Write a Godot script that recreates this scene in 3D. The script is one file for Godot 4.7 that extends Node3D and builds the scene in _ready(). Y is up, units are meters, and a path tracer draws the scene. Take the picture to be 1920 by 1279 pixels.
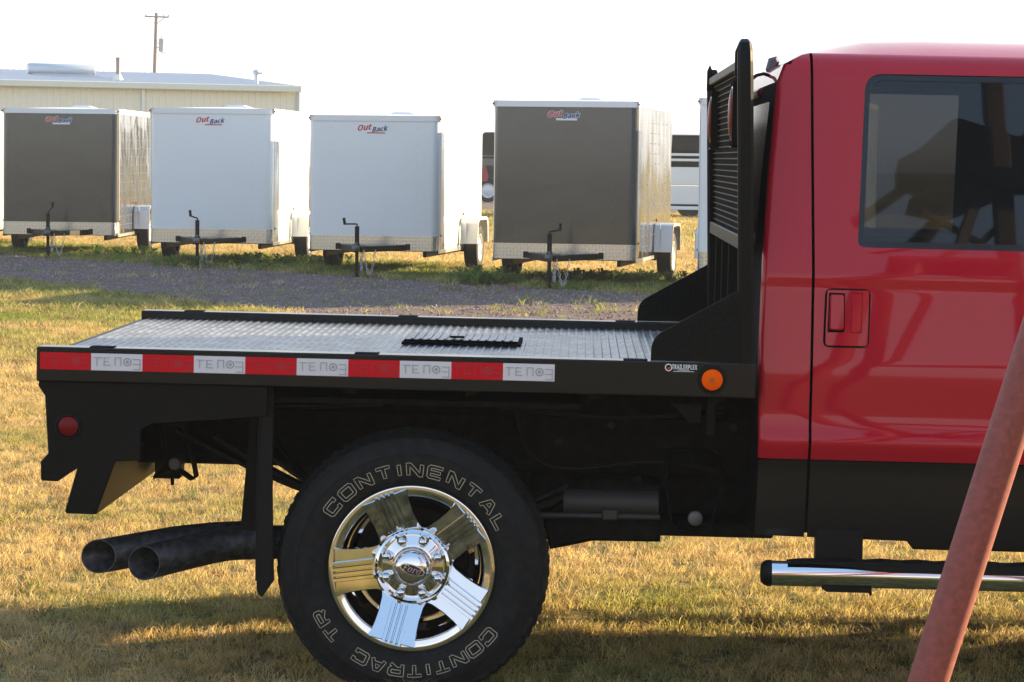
extends Node3D
# Side view of a red crew cab pickup with a black steel flatbed on dry grass, a row of cargo trailers behind it.
# x runs along the truck towards its nose, y up, z towards the camera; the truck's hub is at x 0, its near bed rail at z 0.

const RAKE := 0.0105           # the truck stands slightly nose down
const BED := 2.13              # width of the flatbed
var rng := RandomNumberGenerator.new()
var noise := FastNoiseLite.new()
var fine := FastNoiseLite.new()
var M := {}
var used := {}
var regular := SystemFont.new()
var bold := SystemFont.new()
var serif := SystemFont.new()


# ---------------------------------------------------------------- mesh building
class Shape:
	var st := SurfaceTool.new()
	var g := 1
	var own := false
	func _init():
		st.begin(Mesh.PRIMITIVE_TRIANGLES)
		flat()
	func flat():
		st.set_smooth_group(-1)
	func smooth():
		g += 1
		st.set_smooth_group(g)
	func tri(a: Vector3, b: Vector3, c: Vector3):      # counter-clockwise from outside
		st.add_vertex(a); st.add_vertex(c); st.add_vertex(b)
	func quad(a: Vector3, b: Vector3, c: Vector3, d: Vector3):
		tri(a, b, c); tri(a, c, d)
	func face(p: Array, inside: Vector3):              # a flat face of a convex body
		var n: Vector3 = (p[1] - p[0]).cross(p[2] - p[0])
		if n.dot(p[0] - inside) < 0.0:
			p.reverse()
		for i in range(1, p.size() - 1):
			tri(p[0], p[i], p[i + 1])
	func box(c: Vector3, s: Vector3, k := 0.0, b := Basis()):
		var h := s / 2.0
		k = minf(k, minf(h.x, minf(h.y, h.z)) * 0.9)
		var p := func(x: float, y: float, z: float, axis: int) -> Vector3:
			var q := Vector3(x * (h.x - (0.0 if axis == 0 else k)), y * (h.y - (0.0 if axis == 1 else k)), z * (h.z - (0.0 if axis == 2 else k)))
			return c + b * q
		flat()
		for e in [-1, 1]:
			face([p.call(e, -1, -1, 0), p.call(e, 1, -1, 0), p.call(e, 1, 1, 0), p.call(e, -1, 1, 0)], c)
			face([p.call(-1, e, -1, 1), p.call(1, e, -1, 1), p.call(1, e, 1, 1), p.call(-1, e, 1, 1)], c)
			face([p.call(-1, -1, e, 2), p.call(1, -1, e, 2), p.call(1, 1, e, 2), p.call(-1, 1, e, 2)], c)
		if k <= 0.0:
			return
		for e in [-1, 1]:
			for f in [-1, 1]:
				face([p.call(e, f, -1, 0), p.call(e, f, 1, 0), p.call(e, f, 1, 1), p.call(e, f, -1, 1)], c)
				face([p.call(e, -1, f, 0), p.call(e, 1, f, 0), p.call(e, 1, f, 2), p.call(e, -1, f, 2)], c)
				face([p.call(-1, e, f, 1), p.call(1, e, f, 1), p.call(1, e, f, 2), p.call(-1, e, f, 2)], c)
				for d in [-1, 1]:
					face([p.call(e, f, d, 0), p.call(e, f, d, 1), p.call(e, f, d, 2)], c)
	func bar(a: Vector3, b: Vector3, w: float, h: float, k := 0.0):   # a square bar from a to b
		var z := (b - a).normalized()
		var up := Vector3.UP if absf(z.y) < 0.95 else Vector3.RIGHT
		var x := up.cross(z).normalized()
		box((a + b) / 2.0, Vector3(w, h, a.distance_to(b)), k, Basis(x, z.cross(x), z))
	static func area(p: PackedVector2Array) -> float:
		var s := 0.0
		for i in p.size():
			var q := p[(i + 1) % p.size()]
			s += p[i].x * q.y - q.x * p[i].y
		return s / 2.0
	static func ccw(p: PackedVector2Array) -> PackedVector2Array:
		var q := p.duplicate()
		if area(q) < 0.0:
			q.reverse()
		return q
	static func inset(p: PackedVector2Array, k: float) -> PackedVector2Array:   # p runs counter-clockwise
		var out := PackedVector2Array()
		for i in p.size():
			var a := p[(i - 1 + p.size()) % p.size()]
			var c := p[(i + 1) % p.size()]
			var n1 := (p[i] - a).normalized().orthogonal() * -1.0
			var n2 := (c - p[i]).normalized().orthogonal() * -1.0
			var m := (n1 + n2).normalized()
			out.append(p[i] + m * k / maxf(m.dot(n1), 0.35))
		return out
	func fill(p: PackedVector2Array, to: Callable, front: bool):
		var idx := Geometry2D.triangulate_polygon(p)
		for i in range(0, idx.size(), 3):
			var a := p[idx[i]]; var b := p[idx[i + 1]]; var c := p[idx[i + 2]]
			if ((b - a).cross(c - a) > 0.0) != front:
				var t := b; b = c; c = t
			tri(to.call(a), to.call(b), to.call(c))
	func prism(pts: PackedVector2Array, z0: float, z1: float, k := 0.0, xf := Transform3D()):
		var p := ccw(pts)
		var q := inset(p, k) if k > 0.0 else p
		var rings := [[q, z0], [p, z0 + k], [p, z1 - k], [q, z1]] if k > 0.0 else [[p, z0], [p, z1]]
		flat()
		fill(q, func(v: Vector2) -> Vector3: return xf * Vector3(v.x, v.y, z1), true)
		fill(q, func(v: Vector2) -> Vector3: return xf * Vector3(v.x, v.y, z0), false)
		for r in rings.size() - 1:
			var a: PackedVector2Array = rings[r][0]; var b: PackedVector2Array = rings[r + 1][0]
			var za: float = rings[r][1]; var zb: float = rings[r + 1][1]
			for i in p.size():
				var j := (i + 1) % p.size()
				quad(xf * Vector3(a[i].x, a[i].y, za), xf * Vector3(a[j].x, a[j].y, za), xf * Vector3(b[j].x, b[j].y, zb), xf * Vector3(b[i].x, b[i].y, zb))
	func tube(pts: Array, r: float, n := 8, closed := false, caps := true, radii := []):
		var rings := []
		var side := Vector3.ZERO
		var count := pts.size()
		for i in count:
			var prev: Vector3 = pts[(i - 1 + count) % count] if closed or i > 0 else pts[i]
			var next: Vector3 = pts[(i + 1) % count] if closed or i < count - 1 else pts[i]
			var d := (next - prev).normalized()
			if side == Vector3.ZERO:
				side = d.cross(Vector3.UP if absf(d.y) < 0.9 else Vector3.RIGHT).normalized()
			side = (side - d * side.dot(d)).normalized()
			var up := d.cross(side)
			var ring := []
			var rr: float = radii[i] if radii else r
			for k in n:
				var a := TAU * k / n
				ring.append(pts[i] + (side * cos(a) + up * sin(a)) * rr)
			rings.append(ring)
		smooth()
		for i in (count if closed else count - 1):
			var a: Array = rings[i]; var b: Array = rings[(i + 1) % count]
			for k in n:
				var l := (k + 1) % n
				quad(a[k], a[l], b[l], b[k])
		if caps and not closed:
			flat()
			for k in range(1, n - 1):
				tri(rings[0][0], rings[0][k + 1], rings[0][k])
				tri(rings[-1][0], rings[-1][k], rings[-1][k + 1])
	func lathe(prof: Array, n := 32, xf := Transform3D(), floor_y := -1e9, a0 := 0.0, a1 := TAU):   # (radius, height along z)
		smooth()
		for i in prof.size() - 1:
			if i > 0:
				var d0: Vector2 = (prof[i] - prof[i - 1]).normalized()
				var d1: Vector2 = (prof[i + 1] - prof[i]).normalized()
				if d0.dot(d1) < 0.8:
					smooth()
			for k in n:
				var a := a0 + (a1 - a0) * k / n
				var b := a0 + (a1 - a0) * (k + 1) / n if k < n - 1 or a1 - a0 < TAU - 0.001 else a0
				var q := []
				for c in [[a, i], [b, i], [b, i + 1], [a, i + 1]]:
					var v: Vector2 = prof[c[1]]
					q.append(xf * Vector3(cos(c[0]) * v.x, maxf(sin(c[0]) * v.x, floor_y), v.y))
				if prof[i].x < 1e-5:
					tri(q[0], q[2], q[3])
				elif prof[i + 1].x < 1e-5:
					tri(q[0], q[1], q[2])
				else:
					quad(q[0], q[1], q[2], q[3])
	func grid(f: Callable, nu: int, nv: int):           # du x dv points outwards
		smooth()
		var p := []
		for j in nv + 1:
			for i in nu + 1:
				p.append(f.call(float(i) / nu, float(j) / nv))
		for j in nv:
			for i in nu:
				var a := j * (nu + 1) + i
				quad(p[a], p[a + 1], p[a + nu + 2], p[a + nu + 1])
	func skin(outline: PackedVector2Array, hole: PackedVector2Array, ys: Array, zf: Callable, mirror := 0.0):   # a panel whose depth follows its height
		own = true
		for i in ys.size() - 1:
			var strip := PackedVector2Array([Vector2(-20, ys[i]), Vector2(20, ys[i]), Vector2(20, ys[i + 1]), Vector2(-20, ys[i + 1])])
			for piece in Geometry2D.intersect_polygons(outline, strip):
				var rest := [piece] if hole.is_empty() else Geometry2D.clip_polygons(piece, hole)
				for q in rest:
					var idx := Geometry2D.triangulate_polygon(q)
					for t in range(0, idx.size(), 3):
						var a: Vector2 = q[idx[t]]; var b: Vector2 = q[idx[t + 1]]; var c: Vector2 = q[idx[t + 2]]
						var turn := (b - a).cross(c - a) > 0.0
						if turn == (mirror != 0.0):
							var s := b; b = c; c = s
						for v in [a, c, b]:
							var slope: float = (zf.call(v.y + 0.012) - zf.call(v.y - 0.012)) / 0.024
							var nrm := Vector3(0, -slope, 1).normalized()
							var z: float = zf.call(v.y)
							st.set_normal(Vector3(nrm.x, nrm.y, -nrm.z) if mirror != 0.0 else nrm)
							st.add_vertex(Vector3(v.x, v.y, mirror - z if mirror != 0.0 else z))
	func done() -> ArrayMesh:
		if not own:
			st.generate_normals()
		st.index()
		return st.commit()


func obj(called: String, s: Shape, m: Material, parent: Node = self) -> MeshInstance3D:
	var o := MeshInstance3D.new()
	o.name = called
	o.mesh = s.done()
	o.material_override = m
	parent.add_child(o, true)
	return o


func tag(o: Node, label: String, category: String, group := "") -> Node:
	o.set_meta("label", label)
	o.set_meta("category", category)
	if group:
		o.set_meta("group", group)
	return o


func kind(o: Node, k: String) -> Node:
	o.set_meta("kind", k)
	return o


func thing(called: String, label: String, category: String, at := Vector3.ZERO, turn := 0.0, group := "") -> Node3D:
	var o := Node3D.new()
	used[called] = used.get(called, -1) + 1
	o.name = called if used[called] == 0 else "%s_%03d" % [called, used[called]]
	add_child(o)
	o.position = at
	o.rotation.y = turn
	tag(o, label, category, group)
	return o


func writing(called: String, what: String, font: Font, height: float, depth: float, m: Material, parent: Node, xf: Transform3D) -> MeshInstance3D:
	var t := TextMesh.new()
	t.text = what
	t.font = font
	t.font_size = 48
	t.pixel_size = height / 34.0
	t.depth = depth
	t.curve_step = 4.0
	var o := MeshInstance3D.new()
	o.name = called
	o.mesh = t
	o.material_override = m
	o.transform = xf
	parent.add_child(o, true)
	return o


func v2(a: Array) -> PackedVector2Array:
	var p := PackedVector2Array()
	for i in range(0, a.size(), 2):
		p.append(Vector2(a[i], a[i + 1]))
	return p


func rounded(p: PackedVector2Array, r: Array, n := 6) -> PackedVector2Array:
	var out := PackedVector2Array()
	for i in p.size():
		var k: float = r[i % r.size()]
		var a := p[(i - 1 + p.size()) % p.size()]; var c := p[(i + 1) % p.size()]
		if k <= 0.0:
			out.append(p[i])
			continue
		var s := p[i] + (a - p[i]).normalized() * k
		var e := p[i] + (c - p[i]).normalized() * k
		for j in n + 1:
			var t := float(j) / n
			out.append(s.lerp(p[i], t).lerp(p[i].lerp(e, t), t))
	return out


func hook(pts: Array, y: float) -> float:              # straight lines through (height, value)
	if y <= pts[0].x:
		return pts[0].y
	for i in pts.size() - 1:
		if y <= pts[i + 1].x:
			return lerpf(pts[i].y, pts[i + 1].y, (y - pts[i].x) / (pts[i + 1].x - pts[i].x))
	return pts[-1].y


# ---------------------------------------------------------------- materials
func lin(r: float, g: float, b: float) -> Color:
	return Color(r, g, b).linear_to_srgb()


func mat(called: String, c: Color, rough: float, metal := 0.0, spec := 0.5) -> StandardMaterial3D:
	var m := StandardMaterial3D.new()
	m.resource_name = called
	m.albedo_color = c
	m.roughness = rough
	m.metallic = metal
	m.metallic_specular = spec
	M[called] = m
	return m


func picture(size: int, f: Callable) -> ImageTexture:
	var im := Image.create(size, size, false, Image.FORMAT_RGB8)
	for y in size:
		for x in size:
			im.set_pixel(x, y, f.call(x, y))
	return ImageTexture.create_from_image(im)


func grain(m: StandardMaterial3D, t: Texture2D, scale: float, in_world := false):
	m.albedo_texture = t
	m.uv1_triplanar = true
	m.uv1_world_triplanar = in_world
	m.uv1_scale = Vector3.ONE * scale


func seamless(sd: int, freq: float, lo: float, hi: float, size := 256, oct := 4) -> NoiseTexture2D:
	var n := FastNoiseLite.new()
	n.seed = sd
	n.frequency = freq
	n.fractal_octaves = oct
	var t := NoiseTexture2D.new()
	t.width = size; t.height = size
	t.seamless = true
	t.noise = n
	var r := Gradient.new()
	r.set_color(0, Color(lo, lo, lo)); r.set_color(1, Color(hi, hi, hi))
	t.color_ramp = r
	return t


func make_materials():
	var speck := seamless(3, 0.05, 0.55, 1.0)
	var smear := seamless(8, 0.012, 0.35, 1.0, 512, 5)
	var red := mat("red_paint", lin(0.44, 0.010, 0.024), 0.5, 0.0, 0.12)
	red.clearcoat_enabled = true; red.clearcoat = 0.75; red.clearcoat_roughness = 0.03
	var low := mat("charcoal_paint", lin(0.014, 0.012, 0.011), 0.4, 0.0, 0.3)
	low.clearcoat_enabled = true; low.clearcoat = 0.5; low.clearcoat_roughness = 0.15
	mat("gap", lin(0.008, 0.007, 0.008), 0.85, 0.0, 0.15)
	var black := mat("black_steel", lin(0.0050, 0.0046, 0.0050), 0.42, 0.0, 0.28)
	grain(black, speck, 6.0)
	mat("black_gloss", lin(0.0055, 0.0055, 0.007), 0.2, 0.0, 0.4)
	var under := mat("dusty_black", lin(0.017, 0.0135, 0.012), 0.75, 0.0, 0.25)
	grain(under, smear, 3.0)
	var deck := mat("deck_steel", lin(0.40, 0.40, 0.42), 0.32, 0.6)
	grain(deck, smear, 1.3)
	mat("chrome", lin(0.74, 0.75, 0.78), 0.05, 1.0)
	var rubber := mat("tyre_rubber", lin(0.022, 0.0195, 0.019), 0.7, 0.0, 0.35)
	grain(rubber, seamless(12, 0.02, 0.45, 1.0, 512, 6), 2.2)
	mat("raised_letter", lin(0.5, 0.43, 0.30), 0.7)
	var glass := mat("tinted_glass", lin(0.008, 0.010, 0.012), 0.02)
	glass.albedo_color.a = 0.82
	glass.transparency = BaseMaterial3D.TRANSPARENCY_ALPHA
	mat("window_rim", lin(0.01, 0.011, 0.014), 0.15)
	mat("seat_cloth", lin(0.05, 0.048, 0.045), 0.9)
	mat("tape_red", lin(0.66, 0.012, 0.02), 0.5, 0.0, 0.2)
	mat("tape_white", lin(0.72, 0.68, 0.70), 0.35)
	mat("tape_print", lin(0.38, 0.36, 0.37), 0.5)
	mat("tape_print_red", lin(0.36, 0.03, 0.04), 0.5)
	mat("amber_lens", lin(1.0, 0.12, 0.0), 0.5, 0.0, 0.15)
	mat("amber_core", lin(0.45, 0.10, 0.01), 0.3)
	mat("red_lens", lin(0.17, 0.005, 0.008), 0.25, 0.0, 0.3)
	var pipe := mat("exhaust_steel", lin(0.16, 0.15, 0.16), 0.5, 0.6)
	grain(pipe, smear, 5.0)
	var rust := mat("rusty_steel", lin(0.05, 0.036, 0.028), 0.8)
	grain(rust, smear, 6.0)
	mat("muffler_steel", lin(0.05, 0.045, 0.043), 0.6, 0.3)
	mat("grey_metal", lin(0.16, 0.15, 0.145), 0.55, 0.6)
	mat("emblem_blue", lin(0.01, 0.02, 0.10), 0.2)
	mat("decal_white", lin(0.8, 0.8, 0.8), 0.5)
	mat("decal_red", lin(0.55, 0.02, 0.03), 0.4)
	mat("decal_blue", lin(0.03, 0.05, 0.22), 0.4)
	mat("plastic_black", lin(0.006, 0.0056, 0.006), 0.5, 0.0, 0.3)
	mat("pale_plastic", lin(0.42, 0.43, 0.46), 0.4)
	mat("fin_grey", lin(0.10, 0.085, 0.11), 0.4)
	# trailers
	var ripple := seamless(21, 0.010, 0.0, 1.0, 256, 2)
	for a in [["trailer_white", lin(0.74, 0.77, 0.80), 0.3], ["trailer_charcoal", lin(0.050, 0.052, 0.052), 0.24]]:
		var m := mat(a[0], a[1], a[2])
		m.clearcoat_enabled = true; m.clearcoat = 0.9; m.clearcoat_roughness = 0.07
		m.metallic = 0.25 if a[0] == "trailer_charcoal" else 0.0
	var wave := seamless(44, 0.02, 0.0, 1.0, 256, 3)
	wave.as_normal_map = true
	wave.bump_strength = 6.0
	for k in ["trailer_white", "trailer_charcoal"]:              # thin sheet metal is never quite flat
		M[k].normal_enabled = true
		M[k].normal_texture = wave
		M[k].normal_scale = 0.05
		M[k].uv1_triplanar = true
		M[k].uv1_scale = Vector3.ONE * 0.35
	var alum := mat("aluminium", lin(0.72, 0.72, 0.74), 0.28, 0.9)
	alum.heightmap_enabled = false
	mat("trim_white", lin(0.82, 0.82, 0.82), 0.35)
	var guard := mat("diamond_plate", lin(0.62, 0.60, 0.56), 0.19, 0.95)
	var lug := picture(128, func(x: int, y: int) -> Color:
		var h := 0.0
		for c in [[32, 32, 1], [96, 96, 1], [32, 96, -1], [96, 32, -1]]:
			var d := Vector2(x - c[0], y - c[1]).rotated(PI / 4.0 * c[2])
			h = maxf(h, clampf(1.6 - (absf(d.x) / 26.0 + absf(d.y) / 7.0) * 1.4, 0.0, 1.0))
		return Color(h, h, h))
	guard.heightmap_enabled = true
	guard.heightmap_texture = lug
	guard.heightmap_scale = 0.6
	guard.uv1_triplanar = true
	guard.uv1_scale = Vector3.ONE * 11.0
	mat("rivet_head", lin(0.8, 0.8, 0.78), 0.3, 0.4)
	mat("fender_silver", lin(0.55, 0.56, 0.60), 0.25, 0.6)
	mat("rim_white", lin(0.7, 0.72, 0.74), 0.35, 0.2)
	mat("chain_steel", lin(0.5, 0.5, 0.5), 0.4, 0.8)
	# buildings and far things
	mat("wall_cream", lin(0.84, 0.81, 0.69), 0.6)
	mat("trim_pale", lin(0.72, 0.74, 0.66), 0.5)
	mat("roof_metal", lin(0.42, 0.47, 0.56), 0.45, 0.3)
	mat("vent_metal", lin(0.5, 0.55, 0.6), 0.4, 0.4)
	mat("flue_metal", lin(0.30, 0.24, 0.24), 0.6, 0.3)
	mat("pole_wood", lin(0.30, 0.22, 0.21), 0.9)
	mat("transformer_grey", lin(0.45, 0.46, 0.5), 0.5)
	var rp := mat("frame_red", lin(0.36, 0.085, 0.07), 0.62)
	grain(rp, seamless(31, 0.03, 0.72, 1.0, 512, 6), 2.5)
	mat("dark_brown", lin(0.05, 0.032, 0.026), 0.6)
	mat("machine_olive", lin(0.16, 0.18, 0.07), 0.6)
	mat("machine_red", lin(0.32, 0.03, 0.025), 0.5)
	# ground
	var turf := mat("turf", Color.WHITE, 1.0, 0.0, 0.2)
	turf.vertex_color_use_as_albedo = true
	grain(turf, seamless(5, 0.035, 0.35, 1.0, 512, 5), 0.9, true)
	var grav := mat("gravel", lin(0.30, 0.22, 0.20), 0.95, 0.0, 0.3)
	grain(grav, seamless(6, 0.06, 0.4, 1.0, 512, 5), 0.7, true)
	var stone := mat("stones", Color.WHITE, 0.95, 0.0, 0.3)
	stone.vertex_color_use_as_albedo = true
	var blade := mat("blades", Color.WHITE, 0.75, 0.0, 0.3)
	blade.vertex_color_use_as_albedo = true
	blade.backlight_enabled = true
	blade.backlight = Color(1, 1, 1)


# ---------------------------------------------------------------- ground
func turf_color(x: float, z: float) -> Color:
	var straw := Vector3(0.60, 0.435, 0.20)
	var olive := Vector3(0.38, 0.33, 0.10)
	var green := Vector3(0.22, 0.27, 0.06)
	var p := noise.get_noise_2d(x * 1.3, z * 1.3) * 0.6 + fine.get_noise_2d(x * 3.0, z * 3.0) * 0.6
	var edge := -27.2 + (x - 0.15)                      # the far side of the gravel
	var mix := clampf(0.22 + p * 1.1 + smoothstep(-9.0, -17.0, z) * 0.42, 0.0, 1.0)
	var c := straw.lerp(olive, mix)
	if z > -9.0:
		c = straw.lerp(olive, clampf(0.08 + p + smoothstep(-0.6, 1.4, x) * 0.42, 0.0, 1.0))
	c = c.lerp(green, clampf(p * 0.9 + smoothstep(-12.0, -20.0, z) * 0.5, 0.0, 0.8))
	if z < edge - 0.2:
		var away := edge - z
		c = green.lerp(straw, smoothstep(3.4, 6.2, away + p * 3.0))
		c = c.lerp(olive, smoothstep(16.0, 30.0, away) * 0.6)
	return Color(c.x, c.y, c.z)


func build_ground():
	var s := Shape.new()
	var xs := []; var zs := []
	for v in [-420, -300, -200, -120, -80, -50]:
		xs.append(float(v)); zs.append(float(v))
	for i in range(-30, 31):
		xs.append(i * 0.8)
	for i in range(-110, 21):
		zs.append(i * 0.4)
	for v in [35, 60, 100, 200, 300, 420]:
		xs.append(float(v)); zs.append(float(v))
	zs.sort()
	s.smooth()
	var p := func(x: float, z: float) -> Vector3:
		return Vector3(x, 0, z)
	for j in zs.size() - 1:
		for i in xs.size() - 1:
			for c in [[i, j + 1], [i, j], [i + 1, j + 1], [i + 1, j + 1], [i, j], [i + 1, j]]:
				s.st.set_color(turf_color(xs[c[0]], zs[c[1]]))
				s.st.add_vertex(Vector3(xs[c[0]], 0, zs[c[1]]))
	kind(obj("ground", s, M.turf), "structure")
	# the gravel lane runs away to the right between the truck and the trailers
	s = Shape.new()
	var near := func(t: float) -> Vector2:
		return Vector2(-5.5, -24.95) + Vector2(0.53, 0.85) * t + Vector2(0.85, -0.53) * -(fine.get_noise_1d(t * 6.0) * 0.5)
	var far := func(t: float) -> Vector2:
		return Vector2(-3.13, -30.36) + Vector2(0.70, 0.71) * t + Vector2(0.71, -0.70) * (fine.get_noise_1d(t * 7.0 + 90.0) * 0.6)
	s.grid(func(u: float, v: float) -> Vector3:
		var t := lerpf(-42.0, 40.0, u)
		var q: Vector2 = near.call(t).lerp(far.call(t), v)
		return Vector3(q.x, 0.006, q.y), 400, 6)
	kind(obj("gravel_road", s, M.gravel), "structure")
	s = Shape.new()
	s.flat()
	s.quad(Vector3(-40, 0.006, -74), Vector3(40, 0.006, -78), Vector3(40, 0.006, -98), Vector3(-40, 0.006, -98))
	kind(obj("far_driveway", s, M.gravel), "structure")
	# loose stones on the lane
	s = Shape.new()
	var ico := []
	for k in 6:
		ico.append(Vector3([1, -1, 0, 0, 0, 0][k], [0, 0, 0.6, -0.6, 0, 0][k], [0, 0, 0, 0, 1, -1][k]) * rng.randf_range(0.7, 1.2))
	for f in [[0, 2, 4], [4, 2, 1], [1, 2, 5], [5, 2, 0], [0, 4, 3], [4, 1, 3], [1, 5, 3], [5, 0, 3]]:
		s.face([ico[f[0]], ico[f[1]], ico[f[2]]], Vector3.ZERO)
	var spots := []
	for i in 26000:
		var t := rng.randf_range(-14.0, 14.0)
		var v := clampf(rng.randf_range(-0.04, 1.04), -0.03, 1.03)
		var q: Vector2 = near.call(t).lerp(far.call(t), v)
		var r := 0.007 + 0.016 * pow(rng.randf(), 3.0)
		var shade := rng.randf_range(0.65, 1.15)
		spots.append([Transform3D(Basis.from_euler(Vector3(rng.randf(), rng.randf() * TAU, rng.randf())).scaled(Vector3.ONE * r), Vector3(q.x, 0.006 + r * 0.3, q.y)), Color(0.31 * shade, 0.23 * shade, 0.21 * shade)])
	scatter("gravel_stones", s.done(), M.stones, spots)
	build_grass(near, far)


func scatter(called: String, mesh: Mesh, m: Material, spots: Array):
	var mm := MultiMesh.new()
	mm.transform_format = MultiMesh.TRANSFORM_3D
	mm.use_colors = true
	mm.mesh = mesh
	mm.instance_count = spots.size()
	for i in spots.size():
		mm.set_instance_transform(i, spots[i][0])
		mm.set_instance_color(i, spots[i][1])
	var o := MultiMeshInstance3D.new()
	o.name = called
	o.multimesh = mm
	o.material_override = m
	add_child(o, true)
	kind(o, "stuff")
	return o


func tuft(blades: int, reach: float, tall: float, wide: float) -> ArrayMesh:
	var s := Shape.new()
	s.flat()
	for i in blades:
		var a := rng.randf() * TAU
		var root := Vector3(cos(a), 0, sin(a)) * reach * sqrt(rng.randf())
		var h := tall * rng.randf_range(0.45, 1.0)
		var lean := Vector3.RIGHT.rotated(Vector3.UP, rng.randf() * TAU) * h * rng.randf_range(0.2, 1.3)
		var w := Vector3.RIGHT.rotated(Vector3.UP, rng.randf() * TAU) * wide * rng.randf_range(0.6, 1.0)
		var mid := root + lean * 0.35 + Vector3.UP * h * 0.6
		var tip := root + lean + Vector3.UP * h * rng.randf_range(0.75, 1.0)
		s.quad(root - w, root + w, mid + w * 0.8, mid - w * 0.8)
		s.tri(mid - w * 0.8, mid + w * 0.8, tip)
	return s.done()


func build_grass(near: Callable, far: Callable):
	var zones := [["grass", -10.5, 2.6, 76000, tuft(20, 0.045, 0.052, 0.0017), 3.2], ["grass", -25.5, -10.5, 52000, tuft(16, 0.075, 0.07, 0.003), 5.2], ["grass", -46.0, -20.5, 42000, tuft(16, 0.13, 0.10, 0.006), 9.0], ["grass", -78.0, -46.0, 26000, tuft(16, 0.26, 0.11, 0.011), 9.0]]
	for a in zones:
		var spots := []
		for i in a[3]:
			var z := rng.randf_range(a[1], a[2])
			var half := 4.4 + (8.5 - z) * 0.20
			var x := 0.35 + rng.randf_range(-half, half) - (8.5 - z) * 0.025
			# keep off the lane, with ragged edges
			var t: float = (z + 24.95) / 0.85
			var t2: float = (z + 30.36) / 0.71
			var lo: float = near.call(t).x
			var hi: float = far.call(t2).x
			if x > lo + 0.05 and x < hi - 0.05 and rng.randf() > 0.02:
				continue
			var c := turf_color(x, z)
			var k := rng.randf_range(0.6, 1.35)
			c = Color(c.r * k, c.g * k * rng.randf_range(0.94, 1.06), c.b * k * rng.randf_range(0.8, 1.1))
			if rng.randf() < 0.10:
				c = Color(0.52, 0.42, 0.23) * rng.randf_range(0.8, 1.15)
			elif rng.randf() < 0.08:
				c = Color(0.14, 0.17, 0.045)
			elif rng.randf() < 0.08:
				c = Color(0.2, 0.11, 0.05)
			c.a = 1.0
			var b := Basis(Vector3.UP, rng.randf() * TAU).scaled(Vector3(1, rng.randf_range(0.55, 1.25), 1) * rng.randf_range(0.8, 1.25))
			spots.append([Transform3D(b, Vector3(x, -0.003, z)), c])
		scatter(a[0], a[4], M.blades, spots)
	# taller green weeds in the shade of the trailers and along the lane
	var leaf := Shape.new()
	leaf.flat()
	for i in 22:
		var a := rng.randf() * TAU
		var out := Vector3(cos(a), 0, sin(a))
		var side := out.cross(Vector3.UP) * 0.016
		var h := rng.randf_range(0.04, 0.16)
		var r := rng.randf_range(0.02, 0.12)
		var mid := out * r + Vector3.UP * h
		var tip := out * (r + 0.06) + Vector3.UP * (h - rng.randf_range(-0.02, 0.03))
		leaf.tri(out * r * 0.4 + Vector3.UP * h * 0.6, mid + side, mid - side)
		leaf.tri(mid - side, mid + side, tip)
	var weeds := []
	for p in [[1.05, -28.6, 0.85, 0.4, 150], [-0.75, -27.9, 0.4, 0.3, 40], [-4.0, -33.2, 0.9, 0.4, 90], [-0.9, -29.8, 0.4, 0.4, 25], [-7.0, -36.4, 0.7, 0.3, 50], [-4.9, -31.6, 0.9, 0.3, 14]]:
		for i in p[4]:
			var x: float = p[0] + rng.randfn(0.0, 0.55) * p[2]
			var z: float = p[1] + rng.randfn(0.0, 0.55) * p[3]
			var k := rng.randf_range(0.6, 1.2)
			weeds.append([Transform3D(Basis(Vector3.UP, rng.randf() * TAU).scaled(Vector3.ONE * rng.randf_range(0.4, 1.25)), Vector3(x, 0, z)), Color(0.12 * k, 0.18 * k, 0.04 * k)])
	scatter("weeds", leaf.done(), M.blades, weeds)


# ---------------------------------------------------------------- wheels
func letter(c: String) -> Array:                       # strokes of block capitals, one unit high
	match c:
		"C": return [[1.05, 0.72, 1.05, 1, 0.12, 1, 0, 0.88, 0, 0.12, 0.12, 0, 1.05, 0, 1.05, 0.28]]
		"O": return [[0.12, 1, 0.98, 1, 1.1, 0.88, 1.1, 0.12, 0.98, 0, 0.12, 0, 0, 0.12, 0, 0.88, 0.12, 1]]
		"N": return [[0, 0, 0, 1, 0.15, 1, 0.95, 0, 1.1, 0, 1.1, 1]]
		"T": return [[0, 1, 1.1, 1], [0.55, 1, 0.55, 0]]
		"I": return [[0.55, 0, 0.55, 1]]
		"E": return [[1.05, 1, 0.12, 1, 0, 0.88, 0, 0.12, 0.12, 0, 1.05, 0], [0, 0.5, 0.95, 0.5]]
		"A": return [[0, 0, 0.42, 1, 0.68, 1, 1.1, 0], [0.2, 0.34, 0.9, 0.34]]
		"L": return [[0, 1, 0, 0, 1.0, 0]]
		"R": return [[0, 0, 0, 1, 0.95, 1, 1.05, 0.9, 1.05, 0.5, 0.95, 0.4, 0, 0.4], [0.5, 0.4, 1.05, 0]]
	return []


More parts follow.
